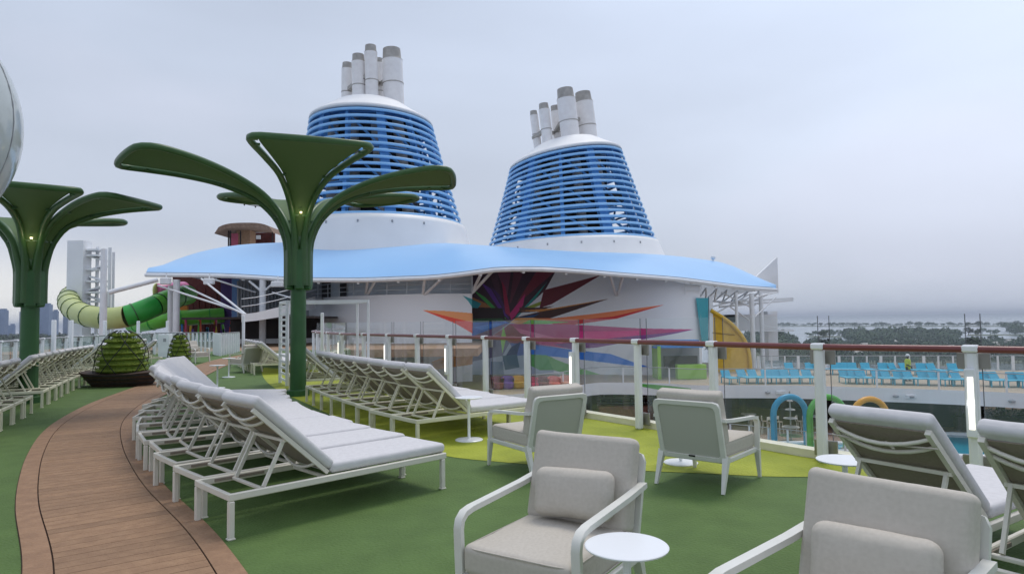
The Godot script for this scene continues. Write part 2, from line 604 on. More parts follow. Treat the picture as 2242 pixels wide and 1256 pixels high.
func glass_fence(label: String, pts: Array, rail_h: float, top: float, gmat: Material, rmat: Material, lamps: Array, group := "") -> Node3D:
	var g := thing("glass_railing", label, "railing", Vector3.ZERO, 0.0, group)
	var fine := smooth(pts, 0.25)
	var m := MB.new()
	var hr := []
	for p in fine:
		hr.append(p + Vector3(0, rail_h, 0))
	m.tube(hr, 0.034, 10)
	part(g, "handrail", m, rmat)
	m = MB.new()
	var k_in := offset(fine, 0.16)
	var k_out := offset(fine, 0.34)
	var rows := [[], [], [], []]
	for i in fine.size():
		rows[0].append(k_in[i] + Vector3(0, 0.0, 0))
		rows[1].append(k_in[i] + Vector3(0, 0.09, 0))
		rows[2].append(k_out[i] + Vector3(0, 0.09, 0))
		rows[3].append(k_out[i] + Vector3(0, -0.3, 0))
	for i in 3:
		m.strip([rows[i], rows[i + 1]])
	part(g, "kerb", m, M.frame_b)
	var outer := offset(pts, 0.15)
	for i in pts.size():
		var e: Vector3 = (pts[mini(i + 1, pts.size() - 1)] - pts[maxi(i - 1, 0)]).normalized()
		var o := Vector3(-e.z, 0, e.x)
		var bs := Basis(e, Vector3.UP, e.cross(Vector3.UP))
		m = MB.new()
		m.cbox(pts[i] + o * 0.03 + Vector3(0, rail_h * 0.5 - 0.01, 0), Vector3(0.095, rail_h - 0.02, 0.10), 0.022, bs)
		m.cbox(pts[i] + o * 0.01 + Vector3(0, rail_h + 0.005, 0), Vector3(0.13, 0.07, 0.11), 0.015, bs)
		var post := part(g, "post", m, M.white)
		for cl in [[rail_h - 0.11, 0.26, 0.15], [0.14, 0.24, 0.17]]:
			m = MB.new()
			m.cbox(outer[i] - o * 0.035 + Vector3(0, cl[0], 0), Vector3(cl[1], cl[2], 0.03), 0.006, bs)
			part(post, "glass_clamp", m, M.clamp)
		if i in lamps:   # slim lit strip on the post
			m = MB.new()
			var lp: Vector3 = pts[i] - o * 0.055 - e * 0.0 + Vector3(0, 0.72, 0)
			m.cbox(lp, Vector3(0.085, 0.62, 0.05), 0.008, bs)
			var lamp := part(post, "lamp_housing", m, M.white)
			m = MB.new()
			m.box(lp - o * 0.027 - e * 0.005, Vector3(0.042, 0.47, 0.008), bs)
			part(post, "light_strip", m, M.led)
			if i == lamps[0]:
				var ol := OmniLight3D.new()
				ol.name = "strip_light"
				ol.position = lp - o * 0.027 - e * 0.005
				ol.light_energy = 0.008
				ol.light_specular = 0.0
				ol.light_size = 0.001
				ol.omni_range = 12.0
				ol.omni_attenuation = 2.0
				ol.shadow_enabled = true
				lamp.add_child(ol)
		if i < pts.size() - 1:
			var q: Vector3 = outer[i + 1]
			var d: Vector3 = (q - outer[i]).normalized()
			var a2: Vector3 = outer[i] + d * 0.06
			var b2: Vector3 = q - d * 0.06
			m = MB.new()
			m.quad(a2 + Vector3(0, 0.1, 0), b2 + Vector3(0, 0.1, 0), b2 + Vector3(0, top, 0), a2 + Vector3(0, top, 0), -o)
			var pane := part(g, "glass_pane", m, gmat)
			for sp in [a2, b2]:
				m = MB.new()
				m.box(sp + Vector3(0, 0.1 + (top - 0.1) * 0.5, 0), Vector3(0.006, top - 0.1, 0.008), bs)
				part(pane, "edge_strip", m, M.seal)
	return g

func railings() -> void:
	var pr := rail_r.slice(1, rail_r.size())
	glass_fence("curved glass railing with round red-brown handrail around the open pool well", pr, 1.205, 1.53, M.glass, M.rail, [2, 6, 9, 11, 13])
	var pl: Array = rail_l.slice(1, rail_l.size())
	pl.reverse()
	var fine := smooth(pl, 1.5)
	glass_fence("glass railing with dark handrail on the ship's side by the city", fine, 1.1, 1.12, M.frost, M.grey, [])
	# slim white poles along the ship's side
	var i := 0
	for p in [[116, 24.0], [154, 25.5], [228, 30.0], [301, 34.0], [365, 37.0]]:
		var b := dp(p[0], 760, p[1])
		b.y = 0
		var t := thing("deck_pole", "%s slim white pole from the green trunk along the ship's side railing" % NTH[i], "pole", b, 0.0, "slim white poles along the side railing")
		var m := MB.new()
		m.cbox(Vector3(0, 0.88, 0), Vector3(0.13, 1.76, 0.13), 0.02)
		part(t, "shaft", m, M.white)
		m = MB.new()
		m.cbox(Vector3(0, 0.02, 0), Vector3(0.24, 0.04, 0.24), 0.01)
		part(t, "base_plate", m, M.white)
		i += 1
	for q in [[705, 20.5, "slim white pole behind the long row of loungers near the green trunk"], [532, 24.0, "slim white pole beside the loungers near the white gate"]]:
		var b := dp(q[0], 760, q[1])
		b.y = 0
		var t := thing("deck_pole", q[2], "pole", b)
		var m := MB.new()
		m.cbox(Vector3(0, 0.92, 0), Vector3(0.09, 1.84, 0.09), 0.015)
		part(t, "shaft", m, M.white)
		m = MB.new()
		m.cbox(Vector3(0, 0.02, 0), Vector3(0.2, 0.04, 0.2), 0.01)
		part(t, "base_plate", m, M.white)

# ---------- the white house behind the pool with its blue canopy and painted wall
const MURAL := [
	[[428,455,740,455,900,640,1000,720,1000,880,428,880], [168,176,190]],   # outlines in a frame where 3.203 units are one pixel of the photograph, and a paint colour
	[[428,105,1015,105,940,240,690,470,428,470], [58,30,46]],
	[[545,110,600,110,640,300,610,300], [78,44,62]], [[600,110,700,110,672,300,650,230], [104,52,74]],
	[[720,110,790,110,700,330,690,330], [92,40,58]], [[880,105,1015,105,800,290,740,330], [110,34,52]],
	[[490,185,560,230,690,450,630,395], [92,48,134]], [[560,215,620,270,690,440,680,430], [70,36,90]],
	[[430,235,520,290,668,440,640,446], [60,150,70]], [[430,290,520,330,560,362,428,362], [150,100,52]], [[428,305,492,335,470,365,428,365], [42,140,148]],
	[[636,175,662,225,700,430,660,400], [150,30,66]], [[688,410,800,265,785,345,705,455], [176,36,104]],
	[[712,450,955,180,880,290,745,428], [36,130,126]], [[790,366,945,305,925,338,860,364], [134,148,54]],
	[[930,240,1330,134,985,338,900,366], [96,20,34]], [[760,362,900,362,1000,352,870,392,760,398], [70,40,36]],
	[[428,365,640,365,660,450,428,450], [36,18,20]], [[428,440,640,436,664,466,428,466], [36,80,44]],
	[[770,384,1000,366,1385,301,1150,348,900,392], [196,130,60]], [[700,440,900,392,1150,348,1385,301,965,440,860,444], [64,34,28]], [[730,436,900,404,850,436], [30,70,110]],
	[[428,466,660,458,690,470,530,560,428,566], [34,96,196]], [[428,500,600,470,640,478,500,520], [60,130,220]],
	[[715,437,1000,437,1290,405,1775,343,1420,424,1150,452,960,456], [230,128,82]], [[960,456,1150,452,1420,424,1775,343,1440,440,1130,484,1000,484], [196,46,50]],
	[[695,466,740,434,860,434,970,452,772,486], [222,160,92]], [[765,484,830,448,1115,464,830,486], [124,200,80]],
	[[690,476,1110,480,1600,508,1985,515,1600,580,1350,626,1120,652,900,622,740,560], [182,46,112]], [[1170,530,1600,524,1600,556,1170,600], [220,48,130]],
	[[1000,620,1600,558,1985,515,1500,606,1300,642,1120,656], [126,62,128]], [[690,476,900,622,690,610,560,566,660,500], [150,74,84]],
	[[650,478,690,470,560,566,440,560], [128,92,120]], [[428,560,640,560,690,610,640,700,428,740], [108,104,128]],
	[[645,490,668,570,640,685,628,590], [150,204,88]], [[720,500,1095,596,1050,612,770,545], [214,110,150]],
	[[690,610,900,622,1110,655,1110,690,850,690,740,700], [92,104,168]], [[780,620,1100,655,1400,688,1540,738,1695,787,1400,752,1100,716,850,690], [46,116,204]],
	[[700,640,770,600,742,690,640,742], [44,50,104]], [[640,700,742,690,760,780,660,800], [70,96,120]],
	[[830,690,950,696,1080,756,1100,800,900,800,800,750], [96,164,92]], [[950,700,1080,752,1440,868,1180,856,1000,800], [120,176,104]], [[560,740,640,742,660,880,560,880], [110,126,150]],
	[[78,380,250,386,432,402,432,468,300,440], [236,150,96]], [[78,380,300,436,432,466,432,545,310,474], [220,74,56]],
	[[360,278,432,305,432,368,400,320], [52,140,146]], [[140,742,432,625,432,700,290,720], [226,156,80]], [[140,742,290,718,432,690,432,758,160,796], [196,140,84]],
]
func mural_px(a: Array, i: int) -> Vector2:
	return Vector2(900.0 + a[i] / 3.203, 560.0 + a[i + 1] / 3.203)
func wall_hit(line: Array, px: Vector2) -> Vector2:   # where the sight line meets an upright wall: (metres along it, height)
	var d := ray(px.x, px.y)
	var s := 0.0
	var best := Vector2.ZERO
	for i in line.size() - 1:
		var a := Vector2(line[i].x, line[i].z)
		var b := Vector2(line[i + 1].x, line[i + 1].z)
		var e := b - a
		var dd := Vector2(d.x, d.z)
		var den := dd.cross(e)
		var k := dd.cross(-a) / den    # origin + dd*t = a + e*k
		k = dd.cross(-a) / dd.cross(e)
		var p := a + e * k
		var t := p.dot(dd) / dd.dot(dd)
		if (k >= 0.0 or i == 0) and (k <= 1.0 or i == line.size() - 2) and t > 0.0:
			best = Vector2(s + k * e.length(), EYE.y + d.y * t)
		s += e.length()
	return best
func painted_wall(line: Array, y0: float, y1: float, ppm: float) -> StandardMaterial3D:
	var L := 0.0
	for i in line.size() - 1:
		L += line[i].distance_to(line[i + 1])
	var w := int(L * ppm)
	var h := int((y1 - y0) * ppm)
	var im := Image.create(w, h, false, Image.FORMAT_RGB8)
	im.fill(rgb(238, 239, 241))
	for m in MURAL:
		var poly := []
		for i in range(0, m[0].size(), 2):
			var q := wall_hit(line, mural_px(m[0], i))
			poly.append(Vector2(q.x * ppm, (y1 - q.y) * ppm))
		var c := rgb(mini(255, int(m[1][0] * 1.14)), mini(255, int(m[1][1] * 1.14)), mini(255, int(m[1][2] * 1.14)))
		var lo := 1e9
		var hi := -1e9
		for p in poly:
			lo = minf(lo, p.y)
			hi = maxf(hi, p.y)
		for y in range(maxi(0, int(lo)), mini(h, int(hi) + 1)):
			var xs := []
			for i in poly.size():
				var a: Vector2 = poly[i]
				var b: Vector2 = poly[(i + 1) % poly.size()]
				if (a.y <= y + 0.5) != (b.y <= y + 0.5):
					xs.append(a.x + (y + 0.5 - a.y) / (b.y - a.y) * (b.x - a.x))
			xs.sort()
			for i in range(0, xs.size() - 1, 2):
				var x0 := clampi(int(round(xs[i])), 0, w)
				var x1 := clampi(int(round(xs[i + 1])), 0, w)
				if x1 > x0:
					im.fill_rect(Rect2i(x0, y, x1 - x0, 1), c)
	im.generate_mipmaps()
	var mt := mat(Color.WHITE, 0.45)
	mt.albedo_texture = ImageTexture.create_from_image(im)
	return mt
func wall_mesh(line: Array, y0: float, y1: float, tops := []) -> MB:
	var L := 0.0
	for i in line.size() - 1:
		L += line[i].distance_to(line[i + 1])
	var lo := []
	var hi := []
	var u0 := []
	var u1 := []
	var s := 0.0
	for i in line.size():
		lo.append(Vector3(line[i].x, y0, line[i].z))
		var yt: float = y1 if tops.is_empty() else minf(y1, tops[i])
		hi.append(Vector3(line[i].x, yt, line[i].z))
		u0.append(Vector2(s / L, 1.0))
		u1.append(Vector2(s / L, (y1 - yt) / (y1 - y0)))
		if i < line.size() - 1:
			s += line[i].distance_to(line[i + 1])
	var m := MB.new()
	m.strip([lo, hi], false, false, [u0, u1])
	return m
func pxline(a: Array) -> Array:   # [x pixel, depth] pairs to a ground line
	var out := []
	for p in a:
		var q := dp(p[0], 690, p[1])
		q.y = 0
		out.append(q)
	return smooth(out, 0.8)

const BRIM := [[318,600,50],[400,601,49.6],[500,603,49],[640,611,48],[720,612,47.5],[800,612,47],[880,609,46.5],[950,606,46],[1030,597,45.5],[1080,590,45],[1140,588,45],[1200,589,45],[1280,594,46],[1350,600,47],[1430,606,49],[1500,612,51],[1570,621,53.5],[1630,628,56.5],[1700,633,60]]
const RIDGE := [[330,592,52],[385,568,57],[450,548,60],[530,535,62],[640,530,62],[730,529,61.5],[820,528,61],[890,529,60.5],[960,531,60],[1030,535,60],[1080,538,60],[1140,543,60],[1200,547,60],[1280,551,60.5],[1350,553,61],[1440,557,63],[1520,565,64.5],[1600,580,65.5],[1700,630,60.6]]

func funnel_house() -> void:
	var hs := thing("funnel_house", "white superstructure with sweeping sky blue canopy and a painted starburst wall", "building")
	# canopy membrane between brim and ridge
	var br := []
	var rd := []
	for i in BRIM.size():
		br.append(dp(BRIM[i][0], BRIM[i][1], BRIM[i][2]))
		rd.append(dp(RIDGE[i][0], RIDGE[i][1], RIDGE[i][2]))
	br = smooth(br, 1.0)
	var k := br.size() - 1
	var c := Curve3D.new()
	for i in rd.size():
		var tn: Vector3 = (rd[mini(i + 1, rd.size() - 1)] - rd[maxi(i - 1, 0)]) / 6.0
		c.add_point(rd[i], -tn, tn)
	var rr := []
	for i in k + 1:
		rr.append(c.sample_baked(c.get_baked_length() * i / k))
	var rows := []
	for s in 7:
		var f := s / 6.0
		var row := []
		for i in k + 1:
			row.append(br[i].lerp(rr[i], f) + Vector3(0, sin(PI * f) * 0.35, 0))
		rows.append(row)
	var m := MB.new()
	m.strip(rows, false, false)
	var can := part(hs, "canopy", m, M.canopy)
	m = MB.new()
	var dn := []
	for p in br:
		dn.append(p + Vector3(0, -0.06, 0))
	m.tube(dn, 0.15, 10)
	part(can, "brim_tube", m, M.white)
	m = MB.new()
	var up2 := []
	for p in br:
		up2.append(p + Vector3(0, 0.14, -0.1))
	m.tube(up2, 0.035, 6)
	part(can, "gutter_cable", m, M.grey)
	# soffit ribs under the membrane
	for i in range(2, k - 1, 3):
		m = MB.new()
		m.bar(br[i] + Vector3(0, -0.18, 0), br[i].lerp(rr[i], 0.55) + Vector3(0, -0.12, 0), 0.16, 0.28)
		part(can, "soffit_rib", m, M.white)
	# roof behind the canopy
	m = MB.new()
	var top := []
	for i in k + 1:
		top.append(rr[i])
	top.append(Vector3(30, 9.0, -100))
	top.append(Vector3(-34, 9.0, -100))
	var rows2 := [[], []]
	for i in k + 1:
		rows2[0].append(rr[i])
		var q: Vector3 = rr[i]
		rows2[1].append(Vector3(q.x * 1.1, q.y - 0.3, -100.0))
	m.strip(rows2)
	part(hs, "roof", m, M.hull)
	# curved walls
	var w1 := pxline([[640, 57], [700, 53], [760, 50.5], [850, 48.6], [950, 48], [1033, 48.6]])
	part(hs, "curved_wall", wall_mesh(w1, -2.85, 3.55), painted_wall(w1, -2.85, 3.55, 34.0))
	m = MB.new()
	var e1: Vector3 = w1[w1.size() - 1]
	m.quad(e1 + Vector3(0, -2.85, 0), e1 + Vector3(0, 5.0, 0), e1 + Vector3(-0.6, 5.0, -8), e1 + Vector3(-0.6, -2.85, -8), Vector3(1, 0, 0))
	part(hs, "recess_side_wall", m, M.hull)
	var w2 := pxline([[985, 54.5], [1033, 54.5], [1120, 54.5], [1220, 54], [1320, 53], [1400, 52.2], [1470, 52], [1535, 53]])
	var tops := []
	for p in w2:   # the wall ends under the membrane
		var px: float = 1121.0 + F * p.x / -p.z
		tops.append(6.3 - 1.6 * smoothstep(1240.0, 1420.0, px) - 0.5 * smoothstep(1420.0, 1535.0, px))
	part(hs, "starburst_wall", wall_mesh(w2, -2.85, 7.0, tops), painted_wall(w2, -2.85, 7.0, 40.0))
	# set-back upper storey, ledge and its rail
	for sg in [[w1, 3.55, 0, w1.size() - 1], [w2, 3.4, 26, w2.size() - 1]]:
		var ln: Array = sg[0]
		m = MB.new()
		var back := []
		var front := []
		for i in range(mini(sg[2], ln.size() - 3), ln.size()):
			front.append(ln[i] + Vector3(0, sg[1], 0.02))
			back.append(Vector3(ln[i].x, sg[1], ln[i].z - 1.6))
		if sg[2] == 0:
			m.strip([front, back])
			ribbon(m, back, 0.0, 1.9)
			part(hs, "upper_storey", m, M.hull)
		var rl := MB.new()
		for hgt in [0.35, 0.7, 1.05]:
			var l := []
			for p in front:
				l.append(p + Vector3(0, hgt, -0.25 if sg[2] == 0 else 0.25))
			rl.tube(l, 0.025, 5)
		part(hs, "ledge_rail", rl, M.white)
		for i in range(0, front.size(), 2):
			var ps := MB.new()
			var z := -0.25 if sg[2] == 0 else 0.25
			ps.tube([front[i] + Vector3(0, 0, z), front[i] + Vector3(0, 1.05, z)], 0.03, 6)
			part(hs, "rail_post", ps, M.white)
	# doors and windows of the upper storey
	for q in [[700, 622, 643, 18], [738, 622, 643, 12]]:
		var a := dp(q[0], 632, 52.0)
		var best: Vector3 = w1[0]
		for p in w1:
			if absf(p.x / p.z - a.x / a.z) < absf(best.x / best.z - a.x / a.z):
				best = p
		m = MB.new()
		m.box(Vector3(best.x, 4.3, best.z - 1.35), Vector3(q[3] * 0.04, 1.4, 0.3))
		part(hs, "upper_window", m, M.black)
	# brackets from wall to brim
	for q in [[805, 610, 800, 645, 47.2, 50], [822, 612, 803, 648, 47.2, 50], [930, 607, 925, 648, 46.3, 48.4], [972, 604, 924, 650, 46, 48.4], [1056, 594, 1035, 636, 45.3, 48.6], [1080, 591, 1035, 640, 45.2, 48.6], [1335, 599, 1350, 648, 47, 53], [1365, 602, 1352, 648, 47.5, 53]]:
		m = MB.new()
		m.tube([dp(q[0], q[1], q[4]), dp(q[2], q[3], q[5])], 0.11, 8)
		part(hs, "canopy_bracket", m, M.white)
	m = MB.new()
	m.box(dp(696, 656, 52.4), Vector3(0.7, 0.3, 0.3))
	part(hs, "vent_grille", m, M.grey)
	# teal end panel
	var te := MB.new()
	var ta := dp(1524, 652, 52.6)
	var tb := dp(1551, 652, 53.6)
	var tc := dp(1551, 755, 53.6)
	var td := dp(1538, 755, 52.6)
	te.quad(ta, tb, tc, td, Vector3(0, 0, 1))
	te.quad(ta + Vector3(0, 0, -0.4), tb + Vector3(0, 0, -0.4), tc + Vector3(0, 0, -0.4), td + Vector3(0, 0, -0.4), Vector3(0, 0, -1))
	te.quad(tb, tb + Vector3(0, 0, -0.4), tc + Vector3(0, 0, -0.4), tc, Vector3(1, 0, 0))
	part(hs, "teal_end_panel", te, mat(rgb(58, 160, 172), 0.5))
	te = MB.new()
	te.bar(dp(1556, 648, 53.8), dp(1557, 760, 53.8), 0.3, 0.3)
	part(hs, "end_column", te, M.hull)
	# sweeping grey balcony front
	m = MB.new()
	var f0 := []
	var f1 := []
	for q in [[528, 688, 705, 43.0], [560, 684, 702, 43.4], [610, 672, 694, 45], [650, 660, 684, 47.5], [690, 648, 676, 52]]:
		f0.append(dp(q[0], q[1], q[3]))
		f1.append(dp(q[0], q[2], q[3]))
	m.strip([f1, f0])
	part(hs, "balcony_front", m, M.hull)
	m = MB.new()
	for s in 2:
		var l := []
		for p in f0:
			l.append(p + Vector3(0, 0.5 + 0.5 * s, 0))
		m.tube(l, 0.03, 6)
	part(hs, "balcony_rail", m, M.white)
	# corrugated grey panel wall and dark lounge behind the glass
	for i in 14:
		m = MB.new()
		var a := dp(521 + i * 7.5, 615, 52.0 + i * 0.2)
		var b := dp(521 + i * 7.5, 700 - i * 2.4, 52.0 + i * 0.2)
		m.bar(a, b, 0.24, 0.12)
		part(hs, "upright_slat", m, M.grey)
	m = MB.new()
	var d0 := dp(520, 610, 53.5)
	m.box(Vector3(d0.x + 4.2, 2.0, -54.6), Vector3(9.0, 6.4, 0.3))
	part(hs, "lounge_upper_wall", m, M.grey)
	m = MB.new()
	m.box(Vector3(-18.0, -0.2, -53.0), Vector3(9.0, 4.2, 0.3))
	m.box(Vector3(-18.0, 1.95, -49.0), Vector3(9.0, 0.15, 8.0))
	part(hs, "lounge_wall", m, M.dark)
	m = MB.new()
	m.box(Vector3(-18.0, 0.1, -52.8), Vector3(8.0, 0.5, 0.1))
	part(hs, "lounge_counter", m, M.white)
	# columns carrying the left canopy
	for q in [[386, 612, 742, 49.8], [374, 625, 738, 52], [575, 612, 745, 48.6], [226, 640, 742, 48]]:
		m = MB.new()
		var a := dp(q[0], q[1], q[3])
		var b := dp(q[0], q[2], q[3])
		m.tube([Vector3(a.x, -2.8, a.z), a], 0.24, 12)
		part(hs, "column", m, M.white)
	# long horizontal arm and raking braces
	for q in [[237, 640, 48, 345, 612, 49.5, 0.17], [345, 625, 50, 520, 680, 45, 0.07], [400, 625, 50, 535, 688, 44, 0.07], [440, 610, 49, 540, 690, 44, 0.07], [470, 612, 49, 560, 640, 50, 0.07], [575, 640, 48.6, 545, 615, 48.8, 0.09], [575, 640, 48.6, 604, 615, 48.2, 0.09], [596, 640, 48, 680, 665, 47, 0.06]]:
		m = MB.new()
		m.tube([dp(q[0], q[1], q[2]), dp(q[3], q[4], q[5])], q[6], 8)
		part(hs, "brace", m, M.white)
	# floodlight boxes under the brim
	for q in [[362, 615, 22, 16, 49], [457, 616, 22, 14, 48.5], [607, 622, 26, 13, 47.6]]:
		m = MB.new()
		var a := dp(q[0], q[1], q[4])
		m.cbox(a, Vector3(q[2] * 0.033, q[3] * 0.033, 0.4), 0.06)
		m.tube([a, a + Vector3(0, 0.6, -0.1)], 0.04, 6)
		part(hs, "floodlight", m, M.white)
	# trusses, columns and cabinets at the other end of the canopy
	var P := []
	for i in 9:
		P.append(dp(1500 + i * 23.0, 627 + i * 2.0, 54.0 + i * 0.7))
	for i in 8:
		m = MB.new()
		var lowa := dp(1510 + i * 18.0, 655 + i * 1.5, 55.5 + i * 0.5)
		var lowb := dp(1510 + (i + 1) * 18.0, 655 + (i + 1) * 1.5, 55.5 + (i + 1) * 0.5)
		m.tube([P[i], lowa], 0.07, 6)
		m.tube([lowa, P[i + 1]], 0.07, 6)
		m.tube([lowa, lowb], 0.09, 6)
		part(hs, "truss_bay", m, M.white)
	for q in [[1646, 642, 815, 56, 0.2], [1666, 640, 815, 57.5, 0.18], [1612, 640, 700, 55, 0.12]]:
		m = MB.new()
		var a := dp(q[0], q[1], q[3])
		m.tube([Vector3(a.x, -2.85, a.z), a], q[4], 10)
		part(hs, "column", m, M.white)
	for q in [[1555, 672, 1700, 640, 0.06], [1560, 690, 1640, 645, 0.06], [1600, 672, 1640, 700, 0.06], [1580, 640, 1650, 675, 0.06], [1646, 700, 1700, 650, 0.06]]:
		m = MB.new()
		m.tube([dp(q[0], q[1], 56), dp(q[2], q[3], 57.5)], q[4], 6)
		part(hs, "brace", m, M.white)
	for y in [0, 1]:
		m = MB.new()
		m.bar(dp(1575, 672 - y * 9, 57), dp(1737, 657 - y * 4, 59), 0.12, 0.16)
		part(hs, "gantry_beam", m, M.white)
	m = MB.new()
	m.bar(dp(1640, 724, 58), dp(1738, 724, 59.5), 0.12, 0.12)
	m.bar(dp(1670, 712, 58), dp(1738, 722, 59.5), 0.06, 0.06)
	part(hs, "gantry_beam", m, M.white)
	m = MB.new()
	m.box(dp(1640, 706, 62), Vector3(4.6, 1.5, 1.6))
	m.box(dp(1688, 735, 62.5), Vector3(0.9, 4.6, 1.2))
	part(hs, "service_cabin", m, M.hull)
	m = MB.new()
	m.box(dp(1600, 697, 60.4), Vector3(1.0, 0.7, 0.4))
	part(hs, "loudspeaker", m, M.black)
	# triangular fin behind the canopy tip
	m = MB.new()
	m.prism([Vector2(-2.2, 0), Vector2(0, 1.95), Vector2(0, -1.6), Vector2(-1.9, -1.6)], 0.5, Transform3D(Basis.IDENTITY, dp(1702, 606, 66)))
	part(hs, "wind_fin", m, M.hull)
	# small fittings on the roof edge
	for q in [[815, 522, 60.8], [1562, 572, 65]]:
		m = MB.new()
		var a := dp(q[0], q[1], q[2])
		m.tube([a + Vector3(0, -0.5, 0), a + Vector3(0, 0.3, 0)], 0.05, 6)
		m.lathe([Vector2(0.02, 0.1), Vector2(0.25, 0.3), Vector2(0.2, 0.5), Vector2(0.01, 0.55)], 12, a)
		part(hs, "roof_fitting", m, M.white)

# ---------- funnels
func funnel(label: String, cx_top: float, cx_bot: float, D: float, h_skirt: float, h_bot: float, h_top: float, a_bot: float, a_top: float, k_bot: float, k_top: float, pipes: Array) -> void:
	var t := thing("ship_funnel", label, "funnel", Vector3.ZERO, 0.0, "twin funnels with blue rings")
	var xt := dp(cx_top, 300, D).x
	var xb := dp(cx_bot, 500, D).x
	var pt := func(h: float, ang: float, grow: float) -> Vector3:
		var f := (h - h_bot) / (h_top - h_bot)
		var a := lerpf(a_bot, a_top, f) + (0.35 * a_top * 0.12) * pow(maxf(0.0, 1.0 - f), 2.0) + grow
		var kk := lerpf(k_bot, k_top, clampf(f, 0.0, 1.2))
		var x := a * cos(ang)
		return Vector3(lerpf(xb, xt, f) + x, h + kk * x, -D + 1.08 * a * sin(ang))
	var S := 56
	var ring := func(h: float, grow: float) -> Array:
		var r := []
		for j in S:
			r.append(pt.call(h, TAU * j / S, grow))
		return r
	# white skirt
	var m := MB.new()
	var rows := []
	for i in 9:
		rows.append(ring.call(lerpf(h_skirt, h_bot, i / 8.0), 0.28))
	rows.append(ring.call(h_bot, -0.5))
	m.strip(rows, true, true)
	var skirt := part(t, "skirt", m, M.hull)
	# small fittings on the skirt
	for j in [8, 11, 14, 17, 20]:
		var fm := MB.new()
		var p: Vector3 = pt.call(h_bot - 0.7, TAU * j / S, 0.3)
		fm.box(p, Vector3(0.14, 0.22, 0.14))
		part(skirt, "skirt_lug", fm, M.grey)
	# louvre rings
	var nr := 16
	for i in nr:
		m = MB.new()
		m.tube(ring.call(lerpf(h_bot + 0.1, h_top - 0.25, i / float(nr - 1)), 0.0), 0.15, 8, true)
		part(t, "louvre_ring", m, M.ring)
	# upright fins behind the rings
	for j in 12:
		var ang := TAU * (j + 0.35) / 12.0
		m = MB.new()
		var wide := 0.062 if j % 2 == 0 else 0.022
		var rws := []
		for s in [[-wide, -0.25], [wide, -0.25], [wide, -0.9], [-wide, -0.9]]:
			var col := []
			for q in 7:
				col.append(pt.call(lerpf(h_bot - 0.2, h_top, q / 6.0), ang + s[0], s[1]))
			rws.append(col)
		rws.append(rws[0])
		for s in 4:
			m.strip([rws[s], rws[s + 1]])
		part(t, "upright_fin", m, M.fin)
	# inner bracing
	for j in 10:
		m = MB.new()
		var a0 := TAU * j / 10.0
		for q in 3:
			var ha := lerpf(h_bot, h_top, q / 3.0)
			var hb := lerpf(h_bot, h_top, (q + 1) / 3.0)
			m.tube([pt.call(ha, a0, -1.3), pt.call(hb, a0 + TAU / 10.0, -1.3)], 0.13, 6)
			m.tube([pt.call(hb, a0, -1.3), pt.call(hb, a0 + TAU / 10.0, -1.3)], 0.13, 6)
		part(t, "inner_brace", m, M.fin)
	# platforms and casings inside
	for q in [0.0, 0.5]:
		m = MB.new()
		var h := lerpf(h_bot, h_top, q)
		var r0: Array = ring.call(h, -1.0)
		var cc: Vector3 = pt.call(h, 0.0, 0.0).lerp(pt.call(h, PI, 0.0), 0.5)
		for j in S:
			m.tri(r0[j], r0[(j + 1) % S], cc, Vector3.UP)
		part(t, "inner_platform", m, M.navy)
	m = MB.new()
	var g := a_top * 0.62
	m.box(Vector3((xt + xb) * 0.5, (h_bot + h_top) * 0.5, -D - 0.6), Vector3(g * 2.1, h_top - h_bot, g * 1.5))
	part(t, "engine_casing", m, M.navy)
	for q in [-0.72, -0.3, 0.2, 0.66]:
		m = MB.new()
		m.tube([Vector3(xb + q * a_top * 0.9, h_bot, -D + 3.4), Vector3(xt + q * a_top * 0.75, h_top, -D + 2.6)], 0.55, 12)
		part(t, "inner_duct", m, M.soot)
	# cap
	m = MB.new()
	m.strip([ring.call(h_top + 0.05, -0.7), ring.call(h_top - 0.02, 0.12), ring.call(h_top + 0.28, 0.16), ring.call(h_top + 0.42, 0.0)], true, true)
	var inner := []
	for f in [[0.42, 0.0], [1.2, -1.1], [2.0, -2.1], [2.15, -2.4], [2.1, -a_top + 0.4]]:
		inner.append(ring.call(h_top + f[0], f[1]))
	m.strip(inner, true, true)
	part(t, "cap", m, M.hull)
	m = MB.new()
	m.strip([ring.call(h_top, -0.1), ring.call(h_top + 0.01, -a_top + 0.3)], true, true)
	part(t, "cap_soffit", m, M.fin)
	# exhaust pipes [x pixel, y pixel of top, width in pixels, depth offset]
	for q in pipes:
		var tp := dp(q[0], q[1], D + q[3])
		var bt := dp(q[0] + q[4], q[1] + 120.0, D + q[3])
		bt.y = h_top + 1.2
		var r: float = q[2] * 0.5 * D / F
		var dir := (tp - bt).normalized()
		m = MB.new()
		m.tube([bt, tp - dir * r * 1.1], r, 16, false, false)
		var pp := part(t, "exhaust_pipe", m, M.steel)
		m = MB.new()
		m.tube([tp - dir * r * 1.1, tp - dir * r * 0.9, tp], [r * 1.02, r * 0.9, r * 0.84], 16)
		part(pp, "pipe_collar", m, M.soot)
		m = MB.new()
		m.tube([bt.lerp(tp, 0.45) - dir * 0.05, bt.lerp(tp, 0.45) + dir * 0.05], r * 1.03, 16)
		part(pp, "clamp_band", m, M.soot)
	m = MB.new()
	for i in pipes.size() - 1:
		var a := dp(pipes[i][0], pipes[i][1] + 60.0, D + pipes[i][3])
		var b := dp(pipes[i + 1][0], pipes[i + 1][1] + 60.0, D + pipes[i + 1][3])
		m.bar(a, b, 0.5, 0.35)
	part(t, "pipe_stay", m, M.soot)

